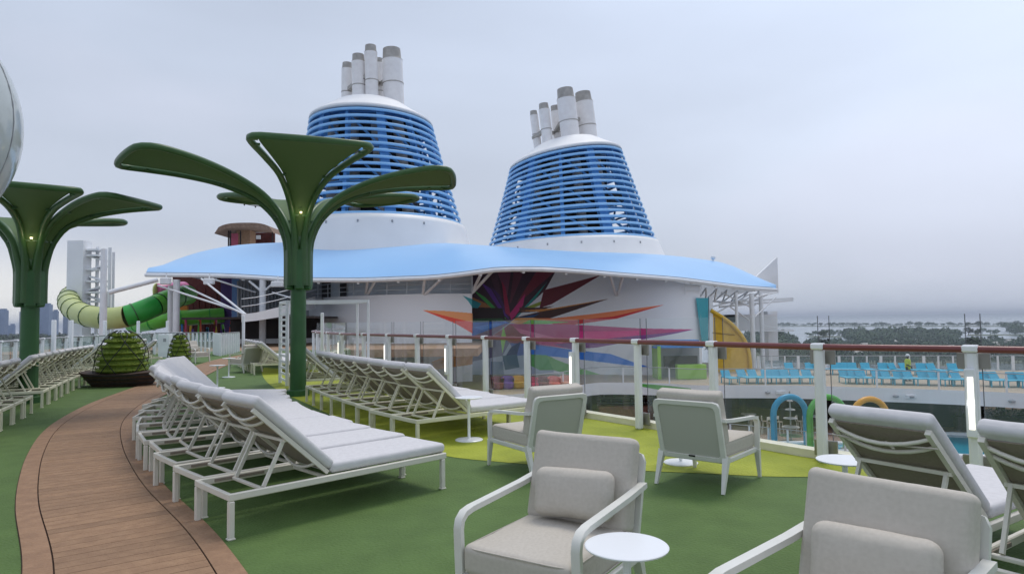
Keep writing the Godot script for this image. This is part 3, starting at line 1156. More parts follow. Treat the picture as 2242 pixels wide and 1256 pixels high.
func funnels() -> void:
	funnel("tall white funnel with blue rings and silver exhaust pipes, rising behind the green leaf shade", 815, 830, 66.0, 7.6, 11.0, 21.3, 8.0, 6.0, 0.0, -0.02,
		[[760, 138, 25, 0.5, -1], [784, 120, 30, -1.2, 3], [811, 100, 28, -1.6, 4], [829, 128, 20, 1.4, 4], [857, 108, 46, -0.6, 6]])
	funnel("white funnel with blue rings and a slanted cap, rising over the starburst wall", 1237, 1250, 77.0, 7.6, 10.0, 20.0, 9.4, 6.5, 0.03, 0.15,
		[[1168, 243, 18, 0.5, 12], [1190, 227, 24, -0.8, 12], [1215, 232, 23, 1.6, 12], [1237, 195, 41, -1.6, 15], [1276, 203, 41, 0.8, 17]])

# ---------- decks below
func lower_decks() -> void:
	var Y := -2.85
	var edge := []
	for p in [[960, 880], [1060, 868], [1150, 862], [1230, 852], [1300, 839], [1380, 838], [1460, 840], [1520, 844], [1600, 844], [1700, 844], [1800, 846], [1900, 849], [2000, 852], [2110, 856], [2242, 862], [2420, 874]]:
		edge.append(gp(p[0], p[1], Y))
	edge = smooth(edge, 0.8)
	var m := MB.new()
	var outl := edge.duplicate()
	outl.append_array([Vector3(46, Y, -34), Vector3(46, Y, -50.5), Vector3(21, Y, -56), Vector3(21, Y, -66), Vector3(-34, Y, -66), Vector3(-34, Y, -38)])
	flat(m, outl, Y)
	struct("pool_balcony_floor", m, nmat(rgb(158, 142, 122), rgb(178, 162, 140), 0.4, 0.7, 0.03, 256, 0.3, 71))
	m = MB.new()
	ribbon(m, edge, -0.80, 0.03)
	var e2 := []
	for p in edge:
		e2.append(p + Vector3(0, -0.8, -7.0))
	var e1 := []
	for p in edge:
		e1.append(p + Vector3(0, -0.8, 0))
	m.strip([e1, e2])
	var fa := struct("balcony_fascia", m, M.hull)
	# green tail of the painted starburst running down over the fascia
	var tail := MB.new()
	var lo := []
	var hi := []
	for i in edge.size():
		var px: float = 1121.0 + F * edge[i].x / -edge[i].z
		if px > 1368.0 and px < 1528.0:
			var f := (px - 1368.0) / 160.0
			hi.append(edge[i] + Vector3(0, lerpf(0.0, -0.22, f), 0.012))
			lo.append(edge[i] + Vector3(0, lerpf(-0.03, -0.78, pow(f, 0.8)), 0.012))
	tail.strip([lo, hi])
	part(fa, "painted_green_tail", tail, mat(rgb(88, 170, 74), 0.5))
	for px in [1690, 1706, 1968, 1985, 2006, 2225]:
		var fm := MB.new()
		var p := gp(px, 846, Y)
		var best: Vector3 = edge[0]
		for q in edge:
			if absf(q.x / q.z - p.x / p.z) < absf(best.x / best.z - p.x / p.z):
				best = q
		if px in [1706, 1985]:
			fm.cbox(best + Vector3(0, -0.42, 0.08), Vector3(0.62, 0.24, 0.16), 0.03)
			part(fa, "fascia_floodlight", fm, M.white)
		else:
			fm.lathe([Vector2(0.0, -0.1), Vector2(0.14, -0.08), Vector2(0.17, 0.02), Vector2(0.0, 0.1)], 12, best + Vector3(0, -0.42, 0.1))
			part(fa, "fascia_camera", fm, M.grey)
	# balcony rail
	var bl := edge.slice(8, edge.size())
	var g := thing("balcony_railing", "long thin white-posted glass railing along the lower balcony edge", "railing")
	var hr := []
	var inner := []
	for p in bl:
		inner.append(p + Vector3(0, 0, -0.25))
		hr.append(p + Vector3(0, 1.06, -0.25))
	m = MB.new()
	m.tube(hr, 0.03, 6)
	part(g, "handrail", m, M.grey)
	var st := 0
	for i in range(0, inner.size(), 4):
		m = MB.new()
		m.box(inner[i] + Vector3(0, 0.52, 0), Vector3(0.09, 1.04, 0.07))
		part(g, "post", m, M.white)
		if i + 4 < inner.size():
			m = MB.new()
			m.quad(inner[i] + Vector3(0.08, 0.1, 0), inner[i + 4] + Vector3(-0.08, 0.1, 0), inner[i + 4] + Vector3(-0.08, 0.98, 0), inner[i] + Vector3(0.08, 0.98, 0), Vector3(0, 0, 1))
			part(g, "glass_pane", m, M.glass)
		st += 1
	# far rail of the balcony
	g = thing("outer_railing", "white-posted railing at the ship's far side behind the turquoise loungers", "railing")
	var fr := []
	for i in 25:
		fr.append(Vector3(20.6 + i * 1.02, Y, -55.8 + i * 0.222))
	m = MB.new()
	hr = []
	for p in fr:
		hr.append(p + Vector3(0, 1.15, 0))
	m.tube(hr, 0.04, 6)
	part(g, "handrail", m, M.grey)
	for i in fr.size():
		m = MB.new()
		m.box(fr[i] + Vector3(0, 0.57, 0), Vector3(0.10 if i % 3 else 0.2, 1.14, 0.10))
		part(g, "post", m, M.white)
		if i < fr.size() - 1:
			m = MB.new()
			m.quad(fr[i] + Vector3(0.1, 0.1, 0), fr[i + 1] + Vector3(-0.1, 0.1, 0), fr[i + 1] + Vector3(-0.1, 1.05, 0), fr[i] + Vector3(0.1, 1.05, 0), Vector3(0, 0, 1))
			part(g, "glass_pane", m, M.glass)
	# splash deck two levels down
	var Z := -5.7
	m = MB.new()
	flat(m, [V(-16, -8), V(44, -8), V(44, -64), V(-16, -64)], Z)
	struct("splash_deck_floor", m, nmat(rgb(120, 96, 80), rgb(150, 122, 102), 0.3, 0.6, 0.03, 256, 0.3, 72))
	m = MB.new()
	m.box(Vector3(14, -4.7, -53.0), Vector3(60, 2.6, 0.3))
	struct("splash_deck_back_wall", m, nmat(rgb(70, 40, 36), rgb(104, 62, 54), 0.3, 0.7, 0.03, 256, 0.3, 73))
	for x in range(-2, 40, 6):
		m = MB.new()
		m.tube([Vector3(x, Z, -46.5), Vector3(x, -3.66, -46.5)], 0.22, 10)
		var col := thing("deck_column", "dark round column under the lower balcony", "column", Vector3.ZERO, 0.0, "columns under the balcony")
		part(col, "shaft", m, M.dark)
		m = MB.new()
		m.lathe([Vector2(0.34, 0), Vector2(0.34, 0.12), Vector2(0.24, 0.16)], 12, Vector3(x, Z, -46.5))
		part(col, "footing", m, M.dark)
	# unseen walls closing the well, added to keep the splash deck dark
	m = MB.new()
	m.box(Vector3(-16.2, -3.2, -32.0), Vector3(0.4, 5.4, 62))
	m.box(Vector3(14, -3.2, -7.8), Vector3(60, 5.4, 0.4))
	struct("added_well_wall", m, M.hull)
	m = MB.new()
	m.box(Vector3(0, -26, -40), Vector3(64, 40.4, 130))
	struct("hull", m, M.hull)

func lounge_turquoise() -> Node3D:
	var t := thing("turquoise_lounger", "turquoise mesh lounger in the front line behind the balcony railing", "sun lounger", Vector3.ZERO, 0.0, "turquoise loungers in front on the lower balcony")
	var blue := nmat(rgb(36, 158, 190), rgb(56, 178, 208), 1.0, 0.6, 0.05, 128, 0.3, 81)
	var m := MB.new()
	m.cbox(Vector3(0, 0.40, 0.55), Vector3(0.66, 0.05, 1.25), 0.015)
	part(t, "seat", m, blue)
	m = MB.new()
	m.cbox(Vector3(0, 0.60, -0.26), Vector3(0.64, 0.56, 0.05), 0.015, Basis(Vector3.RIGHT, -0.6))
	part(t, "backrest", m, blue)
	for sx in [-1, 1]:
		m = MB.new()
		m.bar(Vector3(sx * 0.36, 0.4, -0.2), Vector3(sx * 0.36, 0.4, 1.2), 0.04, 0.06)
		part(t, "side_rail", m, blue)
		for z in [-0.15, 1.1]:
			m = MB.new()
			m.bar(Vector3(sx * 0.34, 0.0, z), Vector3(sx * 0.34, 0.38, z), 0.05, 0.05)
			part(t, "leg", m, blue)
	return t

func shore() -> void:
	# sea
	var m := MB.new()
	var S := -46.0
	m.quad(Vector3(-30000, S, 4000), Vector3(30000, S, 4000), Vector3(30000, S, -30000), Vector3(-30000, S, -30000), Vector3.UP)
	var wm := nmat(rgb(120, 132, 142), rgb(138, 150, 158), 0.004, 0.18, 0.03, 256, 0.2, 91)
	bumpy(wm, 92, 0.05, 1.0)
	struct("sea_water", m, wm)
	var soil := nmat(rgb(74, 84, 66), rgb(104, 108, 90), 0.02, 0.9, 0.03, 256, 0.3, 93)
	var green := [nmat(rgb(34, 52, 34), rgb(58, 78, 52), 0.1, 0.9, 0.03, 128, 0.4, 94), nmat(rgb(42, 60, 40), rgb(70, 88, 60), 0.1, 0.9, 0.03, 128, 0.4, 95)]
	# islands: [x px left, x px right, y px far edge, y px near edge, tree count, tree size]
	var isles := [[1720, 2300, 758, 806, 520, 8.5], [1856, 2096, 736, 751, 460, 9.5], [1560, 1738, 745, 790, 150, 11.0], [2205, 2360, 722, 729, 60, 12.0], [1560, 2400, 712.5, 715.0, 300, 10.0], [1765, 1850, 735, 739, 22, 8.0], [2110, 2300, 732, 735, 26, 8.0]]
	var crown := MB.new()
	for i in 64:   # one clumpy crown used for every far tree: leaf-clump facets spread through a dome
		var d := Vector3(rng.randfn(), absf(rng.randfn()) * 0.8, rng.randfn()).normalized() * rng.randf_range(0.55, 1.0)
		d.y *= 0.8
		for q in 3:
			var a := d + Vector3(rng.randfn(), rng.randfn(), rng.randfn()) * 0.10
			var b := d + Vector3(rng.randfn(), rng.randfn(), rng.randfn()) * 0.15
			var c := d + Vector3(rng.randfn(), rng.randfn(), rng.randfn()) * 0.15
			crown.tri(a, b, c, (d + Vector3(0, 0.4, 0)).normalized())
	crown.lathe([Vector2(0.08, -0.8), Vector2(0.06, 0.0), Vector2(0.0, 0.2)], 5)
	var cm := crown.mesh()
	var n := 0
	for q in isles:
		var a := gp(q[0], q[3], S)
		var b := gp(q[1], q[3], S)
		var c := gp(q[1], q[2], S)
		var e := gp(q[0], q[2], S)
		m = MB.new()
		var rows := []
		for i in 7:
			var row := []
			for j in 25:
				var f := j / 24.0
				var g := i / 6.0
				var p: Vector3 = a.lerp(b, f).lerp(e.lerp(c, f), g)
				var w := sin(f * 17.0 + n) * 0.12 + sin(f * 41.0) * 0.05
				p += (e - a) * w * 0.5
				p.y = S - 1.0 + (6.0 if n == 1 else 3.0) * sin(PI * g) * minf(1.0, minf(f, 1.0 - f) * 8.0)
				row.append(p)
			rows.append(row)
		m.strip(rows, false, false)
		struct("island", m, soil)
		var mm := MultiMesh.new()
		mm.transform_format = MultiMesh.TRANSFORM_3D
		mm.mesh = cm
		mm.instance_count = q[4]
		for i in q[4]:
			var f := rng.randf()
			var g := rng.randf()
			var p: Vector3 = a.lerp(b, f).lerp(e.lerp(c, f), g)
			var s: float = q[5] * (0.45 + 0.9 * rng.randf() * rng.randf() + 0.25 * rng.randf())
			p.y = S + 1.0 + s * 0.75 + (4.0 * sin(PI * g) * minf(1.0, minf(f, 1.0 - f) * 4.0) if n == 1 else 0.0)
			mm.set_instance_transform(i, Transform3D(Basis(Vector3.UP, rng.randf() * TAU).scaled(Vector3(s, s * rng.randf_range(0.7, 1.1), s)), p))
		var mi := MultiMeshInstance3D.new()
		mi.name = numbered(self, "island_woods")
		mi.multimesh = mm
		mi.material_override = green[n % 2]
		mi.set_meta("kind", "stuff")
		mi.set_meta("label", ["dark green wooded shore closest to the ship beyond the glass", "dense dark wood on the long island in the bay", "wooded point behind the white gantry", "small dark wood on the low islet in the bay", "faint grey woods on the distant coast", "thin line of trees on a low sandbar", "thin row of trees along the sandy spit"][n])
		mi.set_meta("category", "trees")
		add_child(mi)
		n += 1
	# pale houses among the trees
	var hr := [[1880, 790, 24], [1900, 770, 20], [1925, 782, 26], [1960, 762, 30], [1985, 748, 18], [2010, 746, 26], [2030, 748, 20], [2060, 758, 22], [2075, 778, 34], [2160, 790, 30], [2180, 768, 22], [2210, 762, 16]]
	var hn := 0
	for q in hr:
		var p := gp(q[0], q[1], S)
		var t := thing("island_house", "%s tiny pale house from the white gantry among the island trees" % NTH[hn], "house", p, rng.randf() * 1.0, "pale houses among the island trees")
		hn += 1
		m = MB.new()
		m.box(Vector3(0, 4.0, 0), Vector3(q[2], 8.0, 12))
		part(t, "wall", m, M.hull)
		m = MB.new()
		m.prism([Vector2(-7, 0), Vector2(7, 0), Vector2(0, 4)], q[2] + 2.0, Transform3D(Basis(Vector3.UP, PI / 2), Vector3(0, 8.0, 0)))
		part(t, "roof", m, M.soot)
	# city towers in the haze
	var far_land := MB.new()
	far_land.box(Vector3(-2600, S + 2, -3000), Vector3(3400, 6, 1500))
	struct("city_shore", far_land, soil)
	var glass_wall := nmat(rgb(98, 118, 150), rgb(118, 138, 168), 0.01, 0.4, 0.03, 128, 0.2, 96)
	var k := 0
	for q in [[-12, 16, 679, 2300, "wide blue-grey office tower at the city's edge"], [42, 52, 682, 2700, "narrow hazy tower behind the tree-like shade's trunk"], [82, 113, 667, 2300, "tallest blue-grey skyscraper beside the green trunk"], [112, 127, 681, 2400, "stepped lower skyscraper joined to its taller neighbour"], [139, 165, 668, 2500, "grey-blue tower behind the white slide frame"], [166, 196, 660, 2700, "pale tower hidden behind the white slide stairs"], [18, 32, 712, 2200, "low pale block with rooftop sign between towers"], [60, 78, 712, 2100, "low hazy block at the foot of the skyscrapers"]]:
		var a := dp(q[0], q[2], q[3])
		var b := dp(q[1], q[2], q[3])
		var h: float = a.y - S
		var w: float = b.x - a.x
		var t := thing("city_tower", q[4], "skyscraper", Vector3((a.x + b.x) * 0.5, S, a.z))
		m = MB.new()
		m.box(Vector3(0, h * 0.5, 0), Vector3(w * 0.85, h, w * 0.4))
		part(t, "wall", m, glass_wall)
		m = MB.new()
		m.box(Vector3(w * 0.1, h + 2.5, 0), Vector3(w * 0.5, 5, w * 0.25))
		part(t, "roof_plant", m, glass_wall)
		k += 1
	var mm2 := MultiMesh.new()
	mm2.transform_format = MultiMesh.TRANSFORM_3D
	mm2.mesh = cm
	mm2.instance_count = 260
	for i in 260:
		var p := gp(rng.randf_range(-40, 330), rng.randf_range(742, 765), S)
		var s := rng.randf_range(8, 15)
		p.y = S + 5.0 + s * 0.7
		mm2.set_instance_transform(i, Transform3D(Basis(Vector3.UP, rng.randf() * TAU).scaled(Vector3.ONE * s), p))
	var mi2 := MultiMeshInstance3D.new()
	mi2.name = "waterfront_trees"
	mi2.multimesh = mm2
	mi2.material_override = green[0]
	mi2.set_meta("kind", "stuff")
	mi2.set_meta("label", "dark line of waterfront trees below the city towers")
	mi2.set_meta("category", "trees")
	add_child(mi2)
	m = MB.new()
	m.box(Vector3(-900, S + 1.5, -1320), Vector3(1500, 5, 420))
	struct("waterfront_land", m, soil)

# ---------- deck furniture
func make_lounger(label: String, group: String, fm: Material) -> Node3D:   # local x runs from head to foot
	var t := thing("sun_lounger", label, "sun lounger", Vector3.ZERO, 0.0, group)
	var W := 0.315
	var m := MB.new()
	for s in [-1, 1]:
		m.cbox(Vector3(0.99, 0.295, s * W), Vector3(1.98, 0.052, 0.032), 0.006)
	m.cbox(Vector3(0.016, 0.295, 0), Vector3(0.032, 0.05, W * 2 - 0.034), 0.006)
	m.cbox(Vector3(1.964, 0.295, 0), Vector3(0.032, 0.05, W * 2 - 0.034), 0.006)
	for x in [0.29, 0.81, 1.4]:
		m.cbox(Vector3(x, 0.29, 0), Vector3(0.028, 0.026, W * 2 - 0.034), 0.005)
	part(t, "frame", m, fm)
	for s in [-1, 1]:
		m = MB.new()
		m.box(Vector3(0.34, 0.297, s * (W - 0.021)), Vector3(0.40, 0.022, 0.008))
		part(t, "ratchet_track", m, M.sling)
		for x in [0.022, 1.94]:
			m = MB.new()
			m.cbox(Vector3(x, 0.137, s * W), Vector3(0.042, 0.262, 0.042), 0.006)
			m.cbox(Vector3(x, 0.006, s * W), Vector3(0.052, 0.012, 0.052), 0.003)
			part(t, "leg", m, fm)
	# backrest
	var hinge := Vector3(0.80, 0.335, 0)
	var top := Vector3(0.19, 0.89, 0)
	var ax := (top - hinge).normalized()
	var nn := Vector3(-ax.y, ax.x, 0) * -1.0   # towards the sitter
	if nn.x < 0:
		nn = -nn
	var L := hinge.distance_to(top)
	var bw := 0.275
	m = MB.new()
	for s in [-1, 1]:
		m.bar(hinge + Vector3(0, 0, s * bw), top + Vector3(0, 0, s * bw), 0.03, 0.032, nn)
	for f in [0.93, 0.84, 0.16]:
		var pts := []
		for i in 9:
			var u := i / 8.0 * 2.0 - 1.0
			pts.append(hinge + ax * (L * f) + Vector3(0, 0, u * bw) - nn * (0.055 * (1.0 - u * u)) - ax * (0.03 * (1.0 - u * u)))
		m.tube(pts, 0.013, 6)
	part(t, "backrest_frame", m, fm)
	m = MB.new()
	m.box(hinge + ax * (L * 0.5) + nn * 0.012, Vector3(L * 0.96, 0.008, bw * 2 - 0.035), Basis(ax, nn, ax.cross(nn)))
	part(t, "sling", m, M.sling)
	m = MB.new()
	for s in [-1, 1]:
		m.bar(hinge + ax * (L * 0.56) + Vector3(0, 0, s * (bw - 0.03)) - nn * 0.02, Vector3(0.29, 0.31, s * (bw - 0.03)), 0.02, 0.026, Vector3.UP)
	m.bar(hinge + ax * (L * 0.56) + Vector3(0, 0, -bw) - nn * 0.02, hinge + ax * (L * 0.56) + Vector3(0, 0, bw) - nn * 0.02, 0.022, 0.022)
	part(t, "support_strut", m, fm)
	m = MB.new()
	m.rbox(hinge + ax * (L * 0.5 + 0.03) + nn * 0.062, Vector3(L + 0.05, 0.085, 0.60), 0.034, 0.008, Basis(ax, nn, ax.cross(nn)), 0.006, 3)
	part(t, "back_mattress", m, M.mattress)
	m = MB.new()
	m.rbox(Vector3(1.405, 0.363, 0), Vector3(1.17, 0.085, 0.61), 0.034, 0.006, Basis.IDENTITY, 0.006, 5)
	part(t, "seat_mattress", m, M.mattress)
	return t

func make_chair(label: String, group := "") -> Node3D:   # local x points where the sitter looks
	var t := thing("lounge_chair", label, "armchair", Vector3.ZERO, 0.0, group)
	var W := 0.325
	var m := MB.new()
	for s in [-1, 1]:
		m.cbox(Vector3(0.02, 0.265, s * (W - 0.012)), Vector3(0.70, 0.045, 0.03), 0.006)
	m.cbox(Vector3(0.36, 0.262, 0), Vector3(0.035, 0.05, W * 2 - 0.06), 0.006)
	m.cbox(Vector3(-0.31, 0.262, 0), Vector3(0.035, 0.05, W * 2 - 0.06), 0.006)
	part(t, "seat_frame", m, M.chair)
	for s in [-1, 1]:
		m = MB.new()
		m.taper(Vector3(-0.325, 0.30, s * (W - 0.015)), Vector3(-0.44, 0.0, s * (W - 0.005)), 0.055, 0.026)
		part(t, "rear_leg", m, M.chair)
		m = MB.new()
		m.taper(Vector3(0.365, 0.27, s * W), Vector3(0.395, 0.0, s * (W + 0.005)), 0.05, 0.026)
		part(t, "front_leg", m, M.chair)
		# arm: flat bar from the back post forward, rounded over into an upright
		var path := []
		for p in [[-0.415, 0.625], [-0.2, 0.605], [0.1, 0.588], [0.28, 0.578], [0.335, 0.567], [0.368, 0.54], [0.378, 0.50], [0.374, 0.40], [0.366, 0.262]]:
			path.append(Vector3(p[0], p[1], s * W))
		m = MB.new()
		var ra := []
		var rb := []
		var rc := []
		var rd := []
		for i in path.size():
			var d: Vector3 = (path[mini(i + 1, path.size() - 1)] - path[maxi(i - 1, 0)]).normalized()
			var nn := Vector3(-d.y, d.x, 0) * 0.014
			var z := Vector3(0, 0, 0.022)
			ra.append(path[i] + nn + z); rb.append(path[i] + nn - z); rc.append(path[i] - nn - z); rd.append(path[i] - nn + z)
		m.strip([ra, rb]); m.strip([rb, rc]); m.strip([rc, rd]); m.strip([rd, ra])
		m.quad(ra[0], rb[0], rc[0], rd[0], Vector3(-1, 0, 0))
		part(t, "arm", m, M.chair)
	# back: rounded frame, woven panel, badge
	var b0 := Vector3(-0.315, 0.255, 0)
	var ax := Vector3(-0.27, 1.0, 0).normalized()
	var bn := Vector3(ax.y, -ax.x, 0)   # towards the sitter
	var hh := 0.555
	var hw := 0.315
	var loop := []
	for q in [[0, -hw + 0.03], [0.03, -hw], [hh - 0.05, -hw - 0.005], [hh - 0.012, -hw + 0.012], [hh, -hw + 0.05], [hh, hw - 0.05], [hh - 0.012, hw - 0.012], [hh - 0.05, hw + 0.005], [0.03, hw], [0, hw - 0.03]]:
		loop.append(b0 + ax * q[0] + Vector3(0, 0, q[1]))
	m = MB.new()
	var inn := []
	var out := []
	for q in loop:
		var c: Vector3 = b0 + ax * (hh * 0.5)
		inn.append(c + (q - c) * 0.86)
		out.append(q)
	inn.append(inn[0]); out.append(out[0])
	var ib := []
	var ob := []
	for i in inn.size():
		ib.append(inn[i] - bn * 0.03)
		ob.append(out[i] - bn * 0.03)
	m.strip([ob, ib]); m.strip([inn, out]); m.strip([out, ob]); m.strip([ib, inn])
	part(t, "back_frame", m, M.chair)
	m = MB.new()
	m.box(b0 + ax * (hh * 0.5) - bn * 0.014, Vector3(hh * 0.9, 0.008, hw * 1.8), Basis(ax, bn, ax.cross(bn)))
	part(t, "woven_panel", m, M.mesh_back)
	m = MB.new()
	m.box(b0 + ax * 0.035 - bn * 0.032, Vector3(0.014, 0.006, 0.06), Basis(ax, bn, ax.cross(bn)))
	part(t, "maker_plate", m, M.black)
	m = MB.new()
	m.rbox(Vector3(0.035, 0.355, 0), Vector3(0.70, 0.145, 0.605), 0.036, 0.014, Basis.IDENTITY, 0.012, 11)
	var sc := part(t, "seat_cushion", m, M.cushion)
	for yy in [0.4165, 0.2935]:
		m = MB.new()
		var lp := []
		for q in [[-0.29, -0.297], [0.31, -0.297], [0.352, -0.285], [0.378, -0.255], [0.381, 0.0], [0.378, 0.255], [0.352, 0.285], [0.31, 0.297], [-0.29, 0.297]]:
			lp.append(Vector3(q[0], yy, q[1]))
		m.tube(smooth(lp, 0.04), 0.0045, 5)
		part(sc, "piping", m, M.cushion)
	m = MB.new()
	m.rbox(b0 + ax * 0.37 + bn * 0.082, Vector3(0.49, 0.13, 0.61), 0.036, 0.014, Basis(ax, bn, ax.cross(bn)), 0.012, 12)
	part(t, "back_cushion", m, M.cushion)
	m = MB.new()
	m.rbox(b0 + ax * 0.292 + bn * 0.205 + Vector3(0, 0, -0.015), Vector3(0.26, 0.115, 0.46), 0.055, 0.02, Basis(ax, bn, ax.cross(bn)) * Basis(Vector3.UP, 0.04), 0.014, 13)
	part(t, "lumbar_pillow", m, M.cushion)
	return t

func make_table(label: String, group := "") -> Node3D:
	var t := thing("side_table", label, "side table", Vector3.ZERO, 0.0, group)
	var m := MB.new()
	m.lathe([Vector2(0, 0.538), Vector2(0.165, 0.538), Vector2(0.178, 0.543), Vector2(0.18, 0.549), Vector2(0.176, 0.552), Vector2(0, 0.552)], 40)
	part(t, "table_top", m, M.table)
	m = MB.new()
	m.lathe([Vector2(0.018, 0.02), Vector2(0.018, 0.5), Vector2(0.03, 0.53), Vector2(0.03, 0.538)], 14)
	part(t, "stem", m, M.table)
	m = MB.new()
	m.lathe([Vector2(0.175, 0.0), Vector2(0.178, 0.012), Vector2(0.165, 0.02), Vector2(0.03, 0.026), Vector2(0, 0.026)], 36)
	part(t, "base_plate", m, M.table)
	return t

func along(line: Array, step: float, count: int) -> Array:   # [point, fraction] at even steps
	var c := Curve3D.new()
	for i in line.size():
		var tn: Vector3 = (line[mini(i + 1, line.size() - 1)] - line[maxi(i - 1, 0)]) / 6.0
		c.add_point(line[i], -tn, tn)
	var out := []
	for i in count:
		out.append(c.sample_baked(step * i))
	return out
const NTH := ["first", "second", "third", "fourth", "fifth", "sixth", "seventh", "eighth", "ninth", "tenth", "eleventh", "twelfth", "thirteenth", "fourteenth", "fifteenth", "sixteenth", "seventeenth", "eighteenth", "nineteenth", "twentieth", "twenty-first", "twenty-second", "twenty-third", "twenty-fourth", "twenty-fifth", "twenty-sixth", "twenty-seventh"]
func turn_to(f: Vector2) -> float:
	return atan2(-f.y, f.x)

func furniture() -> void:
	var gA := "white loungers in the row beside the boardwalk"
	var la := make_lounger("white-cushioned lounger in the fanned row along the boardwalk edge", gA, M.frame)
	var line := [V(-2.03, -4.75), V(-2.50, -5.31), V(-2.98, -5.86), V(-4.06, -7.27), V(-4.86, -8.55), V(-5.5, -9.8), V(-6.0, -11.2)]
	var pts := along(line, 0.725, 11)
	var angs := [45.0, 44.0, 42.0, 39.0, 35.0, 30.0, 25.0, 19.0, 13.0, 7.0, 2.0]
	for i in 11:
		var th := deg_to_rad(angs[i] + (rng.randf_range(-2.2, 2.2) if i > 0 else 0.0))
		var c: Vector3 = pts[i] + Vector3(rng.randf_range(-0.03, 0.03), 0, rng.randf_range(-0.03, 0.03)) * float(i > 0) - Vector3(sin(th), 0, cos(th)) * 0.315
		if i == 0:
			la.position = c
			la.rotation.y = th
			la.set_meta("label", "white-cushioned lounger closing the fanned row, its whole cream frame in view")
		else:
			copy(la, "sun_lounger", c, th, "%s white-cushioned lounger from the open end of the fanned boardwalk row" % NTH[i], gA)
	var gB := "cream loungers in the row before the glass railing"
	var lb := make_lounger("cream-framed lounger in the long row facing the glass railing, seen from behind", gB, M.frame_b)
	line = [V(-1.2, -8.19), V(-1.62, -8.75), V(-2.28, -9.85), V(-3.1, -11.2), V(-4.05, -13.0), V(-5.0, -15.0), V(-5.9, -17.4)]
	pts = along(line, 0.70, 13)
	for i in 13:
		var th := deg_to_rad(38.0 - i * 1.3 + rng.randf_range(-1.0, 1.0))
		var c: Vector3 = pts[i] - Vector3(sin(th), 0, cos(th)) * 0.315
		if i == 0:
			lb.position = c
			lb.rotation.y = th
			lb.set_meta("label", "cream-framed lounger ending the railing row, a round white table at its side")
		elif i != 8 and i != 9:
			copy(lb, "sun_lounger", c, th, "%s cream lounger from the round white table in the row facing the railing" % NTH[i if i < 8 else i - 2], gB)
	for i in 7:   # farther group beyond the slatted screen
		var c := V(-7.9 - i * 0.36, -20.2 - i * 0.68)
		copy(lb, "sun_lounger", c, deg_to_rad(24.0 + rng.randf_range(-1, 1)), "%s cream lounger from the slatted screen in the group beyond it" % NTH[i], "loungers beyond the slatted screen")
	var gC := "loungers facing the city railing"
	line = [V(-7.05, -8.8), V(-7.62, -10.0), V(-8.52, -11.85), V(-9.3, -13.45), V(-10.2, -15.3), V(-11.4, -18.0), V(-12.7, -21.2), V(-13.9, -24.5), V(-14.9, -27.8)]
	pts = along(line, 0.745, 27)
	var nc := 0
	for i in 27:
		if i == 5 or i == 16:
			continue
		var e: Vector3 = (pts[mini(i + 1, 26)] - pts[maxi(i - 1, 0)]).normalized()
		var th := turn_to(Vector2(e.z, -e.x)) + deg_to_rad(rng.randf_range(-1.5, 1.5))
		copy(lb, "sun_lounger", pts[i], th, "%s cream lounger from the grey globe in the row facing the city" % NTH[nc], gC)
		nc += 1
	# pair by the rail with their backs to the boardwalk
	var th := deg_to_rad(33.0)
	var o := V(1.93, -4.07) - Vector3(cos(th), 0, -sin(th)) * 0.19 + Vector3(sin(th), 0, cos(th)) * 0.28
	copy(la, "sun_lounger", o, th, "lounger with raised grey back and cord tie, before the tall lit post", "pair of loungers by the rail")
	copy(la, "sun_lounger", o + Vector3(0.44, 0, 0.68), th + 0.02, "lounger next to the one with the cord tie, cut by the picture edge", "pair of loungers by the rail")
	copy(lb, "sun_lounger", gp(352, 800), deg_to_rad(200.0), "single lounger with upright back beside the melon-shaped planter")
	# armchairs
	var ch := make_chair("beige armchair with lumbar pillow beside the round table, facing the boardwalk")
	ch.position = V(0.2, -3.46)
	ch.rotation.y = turn_to(Vector2(-0.54, 0.84))
	copy(ch, "lounge_chair", V(1.18, -2.42), turn_to(Vector2(-0.78, 0.63)), "beige armchair with large pillow in front of the raised lounger back")
	copy(ch, "lounge_chair", V(0.22, -6.94), turn_to(Vector2(-0.53, -0.85)), "beige armchair facing the white loungers, its back to the lime floor's edge")
	copy(ch, "lounge_chair", V(1.84, -6.33), turn_to(Vector2(0.65, -0.76)), "beige armchair facing the glass railing, woven back with dark plate in full view")
	copy(ch, "lounge_chair", gp(537, 814), turn_to(Vector2(-0.8, -0.6)), "small far armchair near the end of the fanned loungers")
	copy(ch, "lounge_chair", gp(428, 794), turn_to(Vector2(0.9, 0.45)), "small far armchair before the second striped planter")
	# side tables
	var tb := make_table("round white side table at the arm of the beige armchair with lumbar pillow")
	tb.position = gp(1372, 1194, 0.55) * Vector3(1, 0, 1)
	copy(tb, "side_table", gp(1027, 964), 0.0, "round white side table at the end of the railing row of loungers")
	copy(tb, "side_table", gp(1491, 1014), 0.0, "round white side table hidden behind the woven armchair back, base showing")
	copy(tb, "side_table", gp(1850, 1006, 0.55) * Vector3(1, 0, 1), 0.0, "round white side table beside the lounger with the cord tie")
	copy(tb, "side_table", gp(475, 850), 0.0, "round white side table at the far end of the fanned loungers")
	copy(tb, "side_table", gp(500, 826), 0.0, "round white side table in front of the small far armchair")
	# cord tied round the back of the pair's first lounger
	var tie := thing("tie_cord", "thin pale cord tied across the raised lounger back", "cord")
	var m := MB.new()
	var pc := []
	for i in 11:
		var f := i / 10.0
		pc.append(o + Vector3(sin(th), 0, cos(th)) * lerpf(-0.30, 0.30, f) + Vector3(cos(th), 0, -sin(th)) * 0.235 + Vector3(0, 0.80 - 0.012 * sin(PI * f), 0))
	m.tube(pc, 0.006, 5)
	part(tie, "strand", m, M.cushion)
	m = MB.new()
